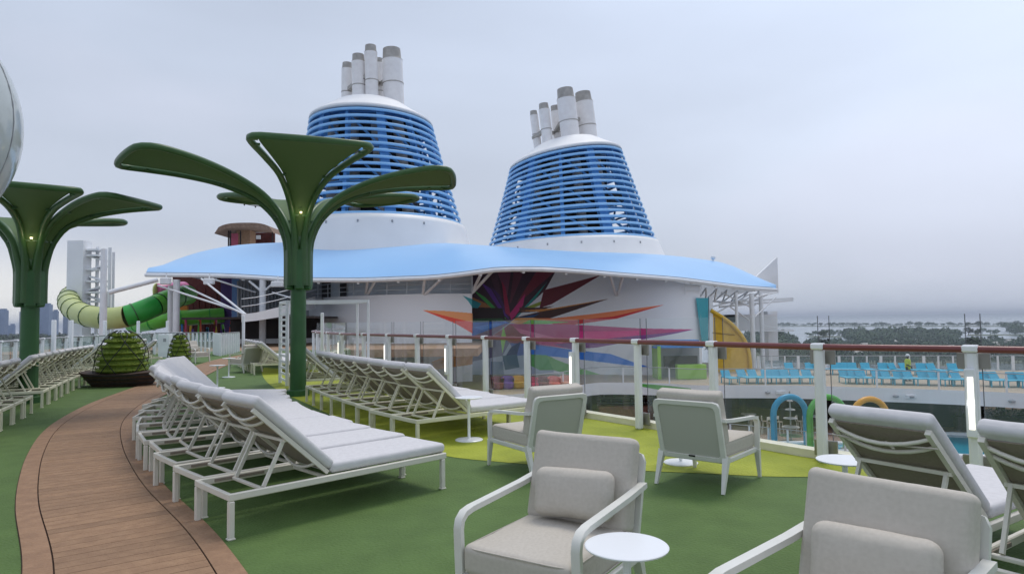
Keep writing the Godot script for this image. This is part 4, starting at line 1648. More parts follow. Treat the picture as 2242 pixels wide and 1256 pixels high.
	m.tube([pc[5], pc[5] + Vector3(0.015, 0.01, 0.02), pc[6] + Vector3(0.0, -0.02, 0.02)], 0.008, 5)
	part(tie, "knot", m, M.cushion)

# ---------- leaf-shaped shades
func leaf_shade(label: String, base: Vector3, azs: Array, k := 1.0, reach := 0.96) -> void:
	var t := thing("leaf_shade", label, "shade structure", base, 0.0, "green leaf-shaped shades")
	var m := MB.new()
	m.lathe([Vector2(0.165, 0.05), Vector2(0.162, 1.2), Vector2(0.155, 3.05 * k), Vector2(0, 3.06 * k)], 24)
	part(t, "pole", m, M.pole)
	m = MB.new()
	m.lathe([Vector2(0.235, 0.0), Vector2(0.235, 0.115), Vector2(0.225, 0.13), Vector2(0.16, 0.135)], 12)
	part(t, "pole_base", m, M.pole)
	var spine := [[0.19, 2.32, 0.085], [0.19, 2.75, 0.085], [0.20, 3.10, 0.085], [0.27, 3.38, 0.10], [0.48, 3.78, 0.16], [0.88, 4.14, 0.28], [1.5, 4.40, 0.47], [2.2, 4.55, 0.74], [2.85, 4.62, 0.96], [3.16, 4.63, 1.0], [3.36, 4.62, 0.88], [3.43, 4.61, 0.58], [3.45, 4.61, 0.2]]
	for q in spine:
		q[0] *= lerpf(1.0, reach, smoothstep(0.2, 0.6, q[0]))
		q[1] *= k
		q[2] *= lerpf(1.0, minf(k, reach + 0.04), smoothstep(0.1, 0.3, q[2]))
	for az in azs:
		var a := deg_to_rad(az)
		var d := Vector3(sin(a), 0, cos(a))
		var s := Vector3(cos(a), 0, -sin(a))
		var lft := []
		var rgt := []
		for q in spine:
			lft.append(d * q[0] + Vector3(0, q[1], 0) - s * q[2])
			rgt.append(d * q[0] + Vector3(0, q[1], 0) + s * q[2])
		rgt.reverse()
		var loop := lft.duplicate()
		loop.append_array(rgt)
		loop = smooth(loop, 0.14)
		var rad := []
		for p in loop:
			rad.append(0.062 + 0.03 * (1.0 - smoothstep(3.0 * k, 3.6 * k, p.y)))
		m = MB.new()
		m.tube(loop, rad, 10)
		var petal := part(t, "leaf_frame", m, M.leaf_frame)
		# closed stem at the pole
		m = MB.new()
		m.cbox(d * 0.20 + Vector3(0, 2.66 * k, 0), Vector3(0.19, 0.86 * k, 0.15), 0.03, Basis(s, Vector3.UP, s.cross(Vector3.UP)))
		part(petal, "stem", m, M.pole)
		# panel between the rims
		var sl := smooth(lft.slice(3, 12), 0.16)
		var rows := []
		var c2 := Curve3D.new()
		for i in range(3, 12):
			var q = spine[i]
			var qa = spine[maxi(i - 1, 3)]
			var qb = spine[mini(i + 1, 11)]
			var tn := (Vector3(qb[0], qb[1], qb[2]) - Vector3(qa[0], qa[1], qa[2])) / 6.0
			c2.add_point(Vector3(q[0], q[1], q[2]), -tn, tn)
		var n := sl.size()
		for i in n:
			var q := c2.sample_baked(c2.get_baked_length() * (i / float(n - 1)) * 0.965)
			var row := []
			for kk in 7:
				var u := kk / 6.0 * 2.0 - 1.0
				row.append(d * q.x + Vector3(0, q.y + 0.02 - 0.05 * (1.0 - u * u), 0) + s * u * (q.z * 0.885 - 0.018))
			rows.append(row)
		m = MB.new()
		m.strip(rows)
		part(petal, "leaf_panel", m, M.leaf_panel)
		for i in [4, 6, 8, 9]:
			for sg in [-1, 1]:
				m = MB.new()
				var q = spine[i]
				m.box(d * q[0] + Vector3(0, q[1] - 0.02, 0) + s * sg * (q[2] - 0.07), Vector3(0.12, 0.035, 0.05), Basis(s, Vector3.UP, s.cross(Vector3.UP)))
				part(petal, "panel_clip", m, M.leaf_frame)
		if az == azs[0]:
			m = MB.new()
			m.lathe([Vector2(0, -0.02), Vector2(0.022, -0.015), Vector2(0.025, 0.015), Vector2(0, 0.02)], 12, d * 0.62 * k + Vector3(0, 3.80 * k, 0))
			part(petal, "downlight", m, glow(Color(1.0, 0.93, 0.75), 1.6))
			var ol := OmniLight3D.new()
			ol.name = "leaf_lamp"
			ol.position = d * 0.64 * k + Vector3(0, 3.74 * k, 0)
			ol.light_energy = 0.02
			ol.light_size = 0.04
			ol.light_color = Color(1.0, 0.93, 0.75)
			ol.shadow_enabled = true
			ol.omni_range = 12.0
			ol.omni_attenuation = 2.0
			t.add_child(ol)

func shades() -> void:
	leaf_shade("tall green five-leaf shade on a round trunk between the two lounger rows", gp(652, 866), [22, -50, 94, 155, 215])
	leaf_shade("green five-leaf shade on a trunk among the city-side loungers, partly behind the grey globe", gp(60, 882), [35, -40, 82, 185, 240], 0.86, 0.70)
	# globe whose flank enters the frame
	var t := thing("deck_globe", "huge glossy pale grey globe on a stalk, only its flank showing", "globe", Vector3(-7.75, 0, -7.6))
	var m := MB.new()
	var rows := []
	for i in 33:
		var f := PI * i / 32.0
		var row := []
		for j in 64:
			var a := TAU * j / 64
			row.append(Vector3(sin(f) * cos(a), -cos(f), sin(f) * sin(a)) * 1.68 + Vector3(0, 4.05, 0))
		rows.append(row)
	m.strip(rows, true, true)
	var sh := nmat(rgb(182, 190, 190), rgb(194, 202, 202), 0.2, 0.12, 0.02, 128, 0.0, 101)
	part(t, "shell", m, sh)
	for k in 5:
		m = MB.new()
		var l := []
		for i in 49:
			var f := PI * i / 48.0
			var a := TAU * k / 10.0 + 0.35
			l.append(Vector3(cos(a) * cos(f * 2.0), sin(f * 2.0), sin(a) * cos(f * 2.0)) * 1.682 + Vector3(0, 4.05, 0))
		m.tube(l, 0.008, 5, false, false)
		part(t, "seam", m, M.grey)
	m = MB.new()
	m.lathe([Vector2(0.4, 0), Vector2(0.4, 0.1), Vector2(0.16, 0.2), Vector2(0.14, 2.3), Vector2(0.5, 2.5)], 20)
	part(t, "stalk", m, M.white)

# ---------- things on the far left: planters, gate, slides
func melon_planter(label: String, at: Vector3, R: float, H: float, boat: bool) -> void:
	var t := thing("striped_planter", label, "planter", at, 0.0)
	var lime := nmat(rgb(100, 122, 40), rgb(150, 168, 66), 2.0, 0.85, 0.05, 128, 0.5, 111)
	var deep := nmat(rgb(92, 118, 38), rgb(130, 152, 56), 2.0, 0.9, 0.05, 128, 0.5, 112)
	var y0 := 0.0
	var m: MB
	if boat:
		m = MB.new()
		var rows := []
		for q in [[0.62, 0.0], [0.7, 0.0], [0.84, 0.16], [1.0, 0.31], [0.96, 0.33], [0.6, 0.33], [0.0, 0.33]]:
			var row := []
			for j in 28:
				var a := TAU * j / 28
				var x := cos(a)
				row.append(Vector3(signf(x) * pow(absf(x), 0.75) * 1.02 * q[0], q[1] + (0.05 * x * x if q[1] > 0.2 else 0.0), sin(a) * 0.62 * q[0]))
			rows.append(row)
		m.strip(rows, true, true)
		var hull := part(t, "boat_tub", m, nmat(rgb(58, 44, 38), rgb(88, 68, 58), 1.2, 0.7, 0.03, 256, 0.4, 113))
		for k in 3:
			m = MB.new()
			var l := []
			for j in 29:
				var a := TAU * j / 28
				var f := 0.78 + 0.1 * k
				var x := cos(a)
				l.append(Vector3(signf(x) * pow(absf(x), 0.75) * 1.03 * f, 0.09 + 0.1 * k, sin(a) * 0.63 * f))
			m.tube(l, 0.012, 5, false, false)
			part(hull, "plank_seam", m, M.black)
		y0 = 0.33
	var nt := 7
	for i in nt:
		var f := (i + 0.5) / nt
		var rr := R * sqrt(maxf(0.02, 1.0 - pow(f * 0.97, 2.4)))
		var y := y0 + H * f
		m = MB.new()
		var rows := []
		for k in 9:
			var row := []
			var b := TAU * k / 8
			for j in 36:
				var a := TAU * j / 36
				var w := 1.0 + 0.06 * sin(a * 7.0 + i * 2.0) + rng.randf_range(-0.03, 0.03)
				row.append(Vector3(cos(a) * (rr - 0.05 + cos(b) * 0.085 * w), y + sin(b) * H / nt * 0.30 * w, sin(a) * (rr - 0.05 + cos(b) * 0.085 * w)))
			rows.append(row)
		m.strip(rows, true, false)
		for q in 260:
			var a := rng.randf() * TAU
			var b := rng.randf_range(-0.6, 1.6)
			var p := Vector3(cos(a) * (rr - 0.04 + cos(b) * 0.09), y + sin(b) * H / nt * 0.33, sin(a) * (rr - 0.04 + cos(b) * 0.09))
			var o := Vector3(cos(a), 0.6, sin(a)).normalized()
			m.tri(p, p + o * 0.05 + Vector3(rng.randf() - 0.5, rng.randf() - 0.5, rng.randf() - 0.5) * 0.05, p + Vector3(-sin(a), 0.2, cos(a)) * 0.035, o)
		part(t, "foliage_tier", m, lime)
	m = MB.new()
	m.lathe([Vector2(R * 0.92, y0 + 0.02), Vector2(R * 0.88, y0 + H * 0.35), Vector2(R * 0.66, y0 + H * 0.68), Vector2(R * 0.25, y0 + H * 0.95), Vector2(0, y0 + H)], 24)
	part(t, "moss_core", m, deep)
	for k in 10:   # diagonal wires
		m = MB.new()
		var l := []
		var sg := 1.0 if k % 2 == 0 else -1.0
		for i in 13:
			var f := i / 12.0
			var rr := R * 1.1 * sqrt(maxf(0.004, 1.0 - pow(f * 0.985, 2.4))) + 0.02
			var a := TAU * k / 10.0 + sg * f * 1.3
			l.append(Vector3(cos(a) * rr, y0 + H * 1.05 * f, sin(a) * rr))
		m.tube(l, 0.011, 5, false, false)
		part(t, "lattice_wire", m, M.black)

func left_side() -> void:
	melon_planter("striped green dome planter in wire lattice standing in a dark boat-shaped tub", gp(240, 848) + Vector3(0, 0, -0.5), 0.56, 1.02, true)
	melon_planter("smaller striped green dome planter without a tub near the white gate", gp(392, 800) , 0.36, 1.15, false)
	# slatted screen with cabana frame
	var a := gp(628, 845)
	var b := gp(606, 835)
	b = a + (b - a).normalized() * 1.0
	var t := thing("cabana_frame", "white cabana frame with a ladder-like slatted side screen behind the trunk", "cabana")
	var Ht := 2.02
	var e := (b - a).normalized()
	var right := Vector3(1, 0, -0.12).normalized() * 1.95
	var m := MB.new()
	for p in [a, b]:
		m = MB.new()
		m.cbox(p + Vector3(0, Ht * 0.5, 0), Vector3(0.075, Ht, 0.075), 0.01)
		part(t, "screen_post", m, M.white)
	for i in 13:
		m = MB.new()
		m.bar(a + e * 0.03 + Vector3(0, 0.12 + i * 0.15, 0), b - e * 0.03 + Vector3(0, 0.12 + i * 0.15, 0), 0.03, 0.055)
		part(t, "slat", m, M.white)
	for p in [a + right, b + right]:
		m = MB.new()
		m.cbox(p + Vector3(0, Ht * 0.5, 0), Vector3(0.06, Ht, 0.06), 0.01)
		part(t, "post", m, M.white)
	for q in [[a, a + right], [b, b + right], [a, b], [a + right, b + right]]:
		m = MB.new()
		m.bar(q[0] + Vector3(0, Ht + 0.035, 0), q[1] + Vector3(0, Ht + 0.035, 0), 0.07, 0.07)
		part(t, "roof_beam", m, M.white)
	# gate and low rail at the head of the ramp
	t = thing("ramp_gate", "white metal gate with upright slats where the boardwalk leaves the deck", "gate")
	var g0 := gp(468, 776)
	var g1 := gp(482, 779)
	var g2 := gp(522, 770)
	m = MB.new()
	m.bar(g0 + Vector3(0, 0.55, 0), g1 + Vector3(0, 0.55, 0), 0.06, 1.1)
	part(t, "gate_leaf", m, M.white)
	for i in 9:
		m = MB.new()
		var p := g1.lerp(g2, i / 8.0)
		m.box(p + Vector3(0, 0.53, 0), Vector3(0.10, 1.06, 0.05))
		part(t, "slat", m, M.white)
	m = MB.new()
	m.bar(g1 + Vector3(0, 1.09, 0), g2 + Vector3(0, 1.09, 0), 0.07, 0.05)
	part(t, "top_rail", m, M.grey)
	t = thing("end_fence", "glass and white post fence closing the deck's far end", "fence")
	for i in 15:
		var p := gp(330 + i * 9.0, 782 + 0.0 * i)
		p = dp(338 + i * 9.2, 782, 34.5)
		p.y = 0
		m = MB.new()
		m.box(p + Vector3(0, 0.55, 0), Vector3(0.07, 1.1, 0.07))
		part(t, "post", m, M.white)
		if i < 14:
			var q := dp(338 + (i + 1) * 9.2, 782, 34.5)
			q.y = 0
			m = MB.new()
			m.quad(p + Vector3(0.05, 0.08, 0), q + Vector3(-0.05, 0.08, 0), q + Vector3(-0.05, 1.04, 0), p + Vector3(0.05, 1.04, 0), Vector3(0, 0, 1))
			part(t, "glass_pane", m, M.frost)
	m = MB.new()
	m.bar(dp(338, 782, 34.5) * Vector3(1, 0, 1) + Vector3(0, 1.12, 0), dp(466, 782, 34.5) * Vector3(1, 0, 1) + Vector3(0, 1.12, 0), 0.06, 0.05)
	part(t, "top_rail", m, M.grey)
	t = thing("gate_pillar", "short white pillar with a small square sign near the striped planter", "pillar", gp(361, 782))
	m = MB.new()
	m.cbox(Vector3(0, 0.55, 0), Vector3(0.5, 1.1, 0.35), 0.02)
	part(t, "shaft", m, M.white)
	m = MB.new()
	m.box(Vector3(0.05, 0.82, 0.18), Vector3(0.14, 0.16, 0.01))
	part(t, "sign", m, M.grey)
	# deck beyond the gate
	m = MB.new()
	m.box(Vector3(-17, -0.25, -50), Vector3(30, 0.45, 24))
	struct("forward_deck_floor", m, nmat(rgb(150, 120, 94), rgb(170, 138, 110), 0.3, 0.7, 0.03, 256, 0.3, 121))
	# white slide tower
	t = thing("slide_tower", "white slab-sided slide tower with open stair landings and posts", "tower")
	m = MB.new()
	m.box(dp(172, 600, 60) + Vector3(0, 0.2, 0), Vector3(1.45, 5.6, 1.2))
	part(t, "slab_panel", m, M.hull)
	m = MB.new()
	m.box(dp(173, 712, 60), Vector3(1.3, 2.9, 1.2))
	part(t, "lower_panel", m, M.hull)
	var k := 0
	for q in [[208, 548, 32], [208, 560, 30], [205, 590, 26], [208, 616, 34], [210, 640, 40], [207, 660, 30], [205, 682, 44], [205, 704, 40]]:
		m = MB.new()
		m.box(dp(q[0], q[1], 60.4), Vector3(q[2] * 0.041, 0.16, 1.3))
		part(t, "landing", m, M.white)
		k += 1
	for q in [[227, 545, 48.6, 0.22], [240, 542, 60, 0.14], [248, 552, 60.5, 0.12], [196, 536, 61, 0.12], [213, 540, 61, 0.16]]:
		m = MB.new()
		var p := dp(q[0], q[1], q[2])
		m.tube([Vector3(p.x, 0, p.z), p], q[3], 8)
		part(t, "post", m, M.white)
	for i in 7:
		m = MB.new()
		var p := dp(192, 560 + i * 22, 60.6)
		var q := dp(232, 571 + i * 22, 60.6)
		if i % 2 == 1:
			var sw := p.y
			p.y = q.y
			q.y = sw
		m.bar(p, q, 0.9, 0.12)
		part(t, "stair_flight", m, M.white)
	# tube slides
	var pale := nmat(rgb(186, 196, 120), rgb(202, 210, 140), 0.3, 0.35, 0.02, 128, 0.0, 122)
	var grn := nmat(rgb(44, 158, 58), rgb(60, 176, 70), 0.3, 0.35, 0.02, 128, 0.0, 123)
	var grl := nmat(rgb(104, 194, 62), rgb(122, 208, 76), 0.3, 0.35, 0.02, 128, 0.0, 124)
	var pink := nmat(rgb(196, 96, 150), rgb(212, 116, 166), 0.3, 0.35, 0.02, 128, 0.0, 125)
	t = thing("tube_slide", "big tube slide, pale yellow-green curve turning bright green, with dark bolted joints", "water slide")
	var sp := []
	for q in [[178, 636, 66], [156, 645, 62], [150, 662, 58], [165, 680, 55], [195, 692, 53], [240, 697, 52], [285, 690, 52], [330, 673, 53], [372, 655, 55], [410, 645, 58]]:
		sp.append(dp(q[0], q[1], q[2]))
	sp = smooth(sp, 0.55)
	var cut := 2
	while cut < sp.size() - 6 and (cut < sp.size() / 2 or 1121.0 + F * sp[cut].x / -sp[cut].z < 290.0):
		cut += 1
	var cut2 := mini(cut + 4, sp.size() - 3)
	for q in [[0, cut, pale], [cut - 1, cut2, grn], [cut2 - 1, sp.size(), grl]]:
		m = MB.new()
		m.tube(sp.slice(q[0], q[1]), 0.86, 16, false, false)
		part(t, "tube_section", m, q[2])
	for i in range(2, sp.size() - 1, 4):
		m = MB.new()
		var d: Vector3 = (sp[i + 1] - sp[i]).normalized() * 0.04
		m.tube([sp[i] - d, sp[i] + d], 0.91, 16, false, true)
		part(t, "joint_flange", m, M.leaf_frame)
	t = thing("tube_slide", "lower bright green tube slide passing behind the canopy columns", "water slide")
	sp = []
	for q in [[290, 712, 62], [330, 706, 60], [370, 698, 60], [430, 694, 61], [490, 690, 62]]:
		sp.append(dp(q[0], q[1], q[2]))
	sp = smooth(sp, 0.6)
	m = MB.new()
	m.tube(sp, 0.7, 14)
	part(t, "tube_section", m, grl)
	for i in range(2, sp.size() - 1, 4):
		m = MB.new()
		var d: Vector3 = (sp[i + 1] - sp[i]).normalized() * 0.04
		m.tube([sp[i] - d, sp[i] + d], 0.75, 14)
		part(t, "joint_flange", m, grn)
	t = thing("tube_slide", "pink tube slide mouth above the green slide", "water slide")
	sp = [dp(343, 636, 57), dp(358, 634, 57.5), dp(380, 632, 59), dp(400, 630, 62)]
	m = MB.new()
	m.tube(smooth(sp, 0.5), 0.6, 14, false, true)
	part(t, "tube_section", m, pink)
	m = MB.new()
	m.tube([sp[0] + Vector3(-0.05, 0, 0), sp[0] + Vector3(0.05, 0, 0)], 0.66, 14)
	part(t, "mouth_flange", m, pale)
	# play tower in dark red timber with coloured props
	t = thing("play_tower", "dark red timber play tower with colourful posts under the canopy", "play structure")
	var red := nmat(rgb(70, 28, 26), rgb(104, 44, 38), 0.6, 0.8, 0.03, 128, 0.3, 126)
	m = MB.new()
	m.box(dp(440, 668, 66), Vector3(5.6, 6.2, 0.4))
	part(t, "back_panel", m, red)
	for i in 9:
		m = MB.new()
		var p := dp(396 + i * 13, 640, 64.5)
		m.tube([Vector3(p.x, -0.02, p.z), p + Vector3(0, 0.6 * sin(i * 2.1), 0)], 0.12, 8)
		part(t, "timber_post", m, red)
	var cols := [rgb(40, 120, 190), rgb(200, 60, 110), rgb(222, 180, 40), rgb(90, 60, 150), rgb(90, 180, 60), rgb(214, 90, 50), rgb(50, 160, 170)]
	for i in 14:
		m = MB.new()
		var p := dp(398 + i * 8.6, 722, 60)
		m.bar(Vector3(p.x, 0, p.z), Vector3(p.x + sin(i * 3.3) * 0.25, 1.6 + 0.5 * sin(i * 1.7), p.z), 0.16, 0.16)
		part(t, "coloured_pole", m, mat(cols[i % 7], 0.5))
	m = MB.new()
	m.box(dp(401, 705, 61), Vector3(0.75, 3.0, 0.3))
	part(t, "orange_panel", m, mat(rgb(206, 120, 40), 0.6))
	for i in 6:
		m = MB.new()
		m.box(dp(401, 682 + i * 9, 60.7), Vector3(0.8, 0.1, 0.1))
		part(t, "panel_batten", m, mat(rgb(150, 80, 30), 0.6))
	m = MB.new()
	m.box(dp(516, 680, 56), Vector3(0.5, 5.4, 0.5))
	part(t, "blue_pier", m, mat(rgb(110, 150, 206), 0.5))
	m = MB.new()
	m.box(dp(496, 670, 62), Vector3(1.0, 5.5, 0.4))
	part(t, "violet_panel", m, mat(rgb(92, 66, 132), 0.6))
	# hut roof that peeps over the canopy
	t = thing("tower_hut", "brown thatched-looking hut with red and white wall above the canopy", "hut")
	m = MB.new()
	var arc := []
	for j in 15:
		var u := j / 14.0 * 2.0 - 1.0
		arc.append(Vector2(u * 3.5, 1.25 * sqrt(maxf(0.0, 1.0 - pow(absf(u), 3.0))) - 0.1))
	for j in 13:
		var u := 1.0 - (j + 0.5) / 13.0 * 2.0
		arc.append(Vector2(u * 3.2, 0.72 * sqrt(maxf(0.0, 1.0 - pow(absf(u), 3.0))) - 0.12))
	m.prism(arc, 4.6, Transform3D(Basis.IDENTITY, dp(550, 514, 80)))
	part(t, "roof", m, nmat(rgb(120, 98, 84), rgb(150, 126, 108), 0.6, 0.9, 0.03, 128, 0.4, 127))
	m = MB.new()
	m.box(dp(538, 530, 81), Vector3(1.7, 3.2, 1.7))
	part(t, "core", m, nmat(rgb(150, 118, 92), rgb(172, 140, 112), 0.6, 0.8, 0.03, 128, 0.3, 128))
	m = MB.new()
	m.box(dp(575, 530, 83), Vector3(3.0, 2.4, 0.3))
	part(t, "back_wall", m, red)
	m = MB.new()
	m.box(dp(512, 528, 80), Vector3(0.9, 1.9, 0.2))
	part(t, "pink_panel", m, mat(rgb(196, 96, 120), 0.6))
	m = MB.new()
	m.box(dp(565, 519, 80.5), Vector3(0.5, 0.45, 0.2))
	part(t, "white_sign", m, M.white)
	for px in [500, 504, 526, 596]:
		m = MB.new()
		var p := dp(px, 505, 79)
		m.tube([Vector3(p.x, 8.8, p.z), p], 0.09, 6)
		part(t, "post", m, M.dark)
	# festoon wires
	for q in [[470, 392, 628, 440, 40], [510, 440, 640, 446, 40]]:
		t = thing("festoon_wire", "%s dark cable with small bulbs strung behind the leaf shade" % ("upper" if q[1] < 400 else "lower"), "cable", Vector3.ZERO, 0.0, "thin cables behind the shades")
		var p0 := dp(q[0], q[1], q[4])
		var p1 := dp(q[2], q[3], q[4])
		var l := []
		for i in 17:
			var f := i / 16.0
			l.append(p0.lerp(p1, f) + Vector3(0, -0.25 * sin(PI * f), 0))
		m = MB.new()
		m.tube(l, 0.022, 5)
		part(t, "wire", m, M.black)
		for i in range(3, 16, 3):
			m = MB.new()
			m.lathe([Vector2(0, -0.12), Vector2(0.05, -0.08), Vector2(0.05, 0), Vector2(0, 0.02)], 8, l[i])
			part(t, "bulb", m, M.black)

# ---------- a person as one continuous surface
func capsule_body(bones: Array, lo: Vector3, hi: Vector3, cell: float, blend: float) -> MB:
	var nx := int((hi.x - lo.x) / cell) + 1
	var ny := int((hi.y - lo.y) / cell) + 1
	var nz := int((hi.z - lo.z) / cell) + 1
	var fld := PackedFloat32Array()
	fld.resize(nx * ny * nz)
	for k in nz:
		for j in ny:
			for i in nx:
				var p := lo + Vector3(i, j, k) * cell
				var d := 9.0
				for b in bones:
					var a: Vector3 = b[0]
					var e: Vector3 = b[1] - a
					var h := clampf((p - a).dot(e) / maxf(e.length_squared(), 1e-6), 0.0, 1.0)
					var q := p.distance_to(a + e * h) - lerpf(b[2], b[3], h)
					var u := clampf(0.5 + 0.5 * (q - d) / blend, 0.0, 1.0)
					d = lerpf(q, d, u) - blend * u * (1.0 - u)
				fld[(k * ny + j) * nx + i] = d
	var m := MB.new()
	var idx := {}
	for k in nz - 1:
		for j in ny - 1:
			for i in nx - 1:
				var s := Vector3.ZERO
				var c := 0
				var g := Vector3.ZERO
				var val := []
				for q in 8:
					val.append(fld[((k + (q >> 2)) * ny + j + ((q >> 1) & 1)) * nx + i + (q & 1)])
				for q in [[0, 1], [2, 3], [4, 5], [6, 7], [0, 2], [1, 3], [4, 6], [5, 7], [0, 4], [1, 5], [2, 6], [3, 7]]:
					if (val[q[0]] < 0.0) != (val[q[1]] < 0.0):
						var f: float = val[q[0]] / (val[q[0]] - val[q[1]])
						var pa := Vector3(q[0] & 1, (q[0] >> 1) & 1, q[0] >> 2)
						var pb := Vector3(q[1] & 1, (q[1] >> 1) & 1, q[1] >> 2)
						s += pa.lerp(pb, f)
						c += 1
				if c > 0:
					g = Vector3(val[1] - val[0] + val[7] - val[6], val[2] - val[0] + val[7] - val[5], val[4] - val[0] + val[7] - val[3])
					idx[(k * ny + j) * nx + i] = m.v.size()
					m.v.append(lo + (Vector3(i, j, k) + s / c) * cell)
					m.n.append(g.normalized())
					m.t.append(Vector2.ZERO)
	var st := [1, nx, nx * ny]
	for k in range(1, nz - 1):
		for j in range(1, ny - 1):
			for i in range(1, nx - 1):
				var at := (k * ny + j) * nx + i
				for ax in 3:
					var inside := fld[at] < 0.0
					if inside != (fld[at + st[ax]] < 0.0):
						var u: int = st[(ax + 1) % 3]
						var w: int = st[(ax + 2) % 3]
						var q := [idx[at - u - w], idx[at - w], idx[at], idx[at - u]]
						if inside:
							m.ix.append_array(PackedInt32Array([q[0], q[2], q[1], q[0], q[3], q[2]]))
						else:
							m.ix.append_array(PackedInt32Array([q[0], q[1], q[2], q[0], q[2], q[3]]))
	return m

func details() -> void:
	var Y := -2.85
	var m: MB
	# turquoise loungers: front line and rear line
	var lt := lounge_turquoise()
	lt.position = gp(1593, 838, Y)
	lt.rotation.y = 0.1
	lt.set_meta("label", "first turquoise lounger from the yellow slide, behind the balcony railing")
	var nt := 1
	for px in [1628, 1652, 1680, 1702, 1722, 1745, 1770, 1852, 1872, 1888, 1925, 1945, 1972, 1994, 2026, 2050, 2072, 2100, 2160, 2185, 2225, 2245]:
		copy(lt, "turquoise_lounger", gp(px, 837 + maxf(0.0, (px - 1850) * 0.022), Y), rng.randf_range(-0.15, 0.2), "%s turquoise lounger from the yellow slide, behind the balcony railing" % NTH[nt])
		nt += 1
	nt = 0
	for px in [1730, 1775, 1795, 1830, 1850, 1868, 1898, 1935, 1960, 1985, 2020, 2045, 2090]:
		copy(lt, "turquoise_lounger", gp(px, 818 + maxf(0.0, (px - 1850) * 0.012), Y), rng.randf_range(-0.4, 0.4), "%s turquoise lounger from the gantry columns in the loose rear line" % NTH[nt], "turquoise loungers in the rear line")
		nt += 1
	# worker in a yellow vest and white helmet
	var w := thing("person", "person in white helmet and yellow-green vest walking among the turquoise loungers", "person", gp(1990, 834, Y), 0.6)
	var bones := [
		[Vector3(0, 0.95, 0), Vector3(0, 1.30, 0.0), 0.145, 0.165], [Vector3(-0.12, 1.38, 0), Vector3(0.12, 1.38, 0), 0.085, 0.085], [Vector3(0, 1.42, 0), Vector3(0, 1.54, 0.01), 0.06, 0.055],
		[Vector3(0, 1.62, 0.015), Vector3(0, 1.66, 0.015), 0.095, 0.10], [Vector3(0, 1.60, 0.10), Vector3(0, 1.63, 0.105), 0.018, 0.015],
		[Vector3(0.19, 1.38, 0), Vector3(0.25, 1.12, -0.03), 0.06, 0.05], [Vector3(0.25, 1.12, -0.03), Vector3(0.24, 0.90, 0.10), 0.047, 0.036], [Vector3(0.24, 0.88, 0.12), Vector3(0.235, 0.80, 0.16), 0.036, 0.026],
		[Vector3(-0.19, 1.38, 0), Vector3(-0.25, 1.12, 0.05), 0.06, 0.05], [Vector3(-0.25, 1.12, 0.05), Vector3(-0.2, 1.0, 0.26), 0.047, 0.036], [Vector3(-0.2, 1.0, 0.28), Vector3(-0.19, 0.98, 0.36), 0.036, 0.026],
		[Vector3(0.09, 0.92, 0), Vector3(0.10, 0.50, 0.08), 0.10, 0.07], [Vector3(0.10, 0.50, 0.08), Vector3(0.10, 0.09, 0.02), 0.065, 0.045], [Vector3(0.10, 0.045, 0.0), Vector3(0.11, 0.04, 0.16), 0.045, 0.035],
		[Vector3(-0.09, 0.92, 0), Vector3(-0.10, 0.50, -0.02), 0.10, 0.07], [Vector3(-0.10, 0.50, -0.02), Vector3(-0.10, 0.09, -0.12), 0.065, 0.045], [Vector3(-0.10, 0.045, -0.14), Vector3(-0.11, 0.04, 0.02), 0.045, 0.035]]
	part(w, "body", capsule_body(bones, Vector3(-0.36, -0.06, -0.28), Vector3(0.36, 1.82, 0.46), 0.028, 0.05), mat(rgb(44, 46, 56), 0.8))
	m = capsule_body([[Vector3(0, 0.92, 0), Vector3(0, 1.30, 0.0), 0.175, 0.19], [Vector3(-0.13, 1.38, 0), Vector3(0.13, 1.38, 0), 0.11, 0.11], [Vector3(0.19, 1.38, 0), Vector3(0.245, 1.15, -0.02), 0.085, 0.075], [Vector3(-0.19, 1.38, 0), Vector3(-0.245, 1.15, 0.04), 0.085, 0.075]], Vector3(-0.4, 0.68, -0.28), Vector3(0.4, 1.56, 0.28), 0.028, 0.05)
	part(w, "vest", m, mat(rgb(186, 204, 70), 0.7))
	m = MB.new()
	m.lathe([Vector2(0.15, 1.68), Vector2(0.15, 1.695), Vector2(0.118, 1.70), Vector2(0.11, 1.76), Vector2(0.07, 1.81), Vector2(0, 1.825)], 18, Vector3(0, 0, 0.015))
	part(w, "helmet", m, M.white)
	m = MB.new()
	m.rbox(Vector3(0, 1.61, 0.07), Vector3(0.12, 0.12, 0.08), 0.04)
	part(w, "face", m, mat(rgb(150, 108, 84), 0.7))
	# seats in bright colours on the balcony beside the starburst wall
	var seats := [[1090, 852, rgb(132, 40, 60), "dark red round seat beside the balcony posts"], [1112, 851, rgb(120, 70, 160), "violet tub seat between the railing posts"], [1136, 850, rgb(214, 164, 60), "amber yellow tub seat next to the violet one"], [1166, 854, rgb(188, 40, 76), "crimson tub seat next to a dark red one"], [1190, 852, rgb(128, 36, 40), "dark red tub seat between crimson and coral seats"], [1214, 852, rgb(214, 96, 84), "coral tub seat beside a pale pink one"], [1240, 850, rgb(220, 160, 140), "pale pink tub seat at the line's end"]]
	for q in seats:
		var t := thing("tub_seat", q[3], "seat", gp(q[0], q[1], Y), 0.2, "bright tub seats beside the starburst wall")
		var sm := mat(q[2], 0.6)
		m = MB.new()
		m.lathe([Vector2(0.3, 0), Vector2(0.38, 0.1), Vector2(0.4, 0.4), Vector2(0.3, 0.44), Vector2(0, 0.42)], 16)
		part(t, "seat", m, sm)
		m = MB.new()
		var r0 := []
		var r1 := []
		for i in 13:
			var an := PI * (0.0 + i / 12.0)
			r0.append(Vector3(cos(an) * 0.41, 0.3, sin(an) * 0.41 * -1.0))
			r1.append(Vector3(cos(an) * 0.43, 0.68 + 0.14 * sin(an), sin(an) * 0.43 * -1.0))
		m.strip([r0, r1])
		var i0 := []
		var i1 := []
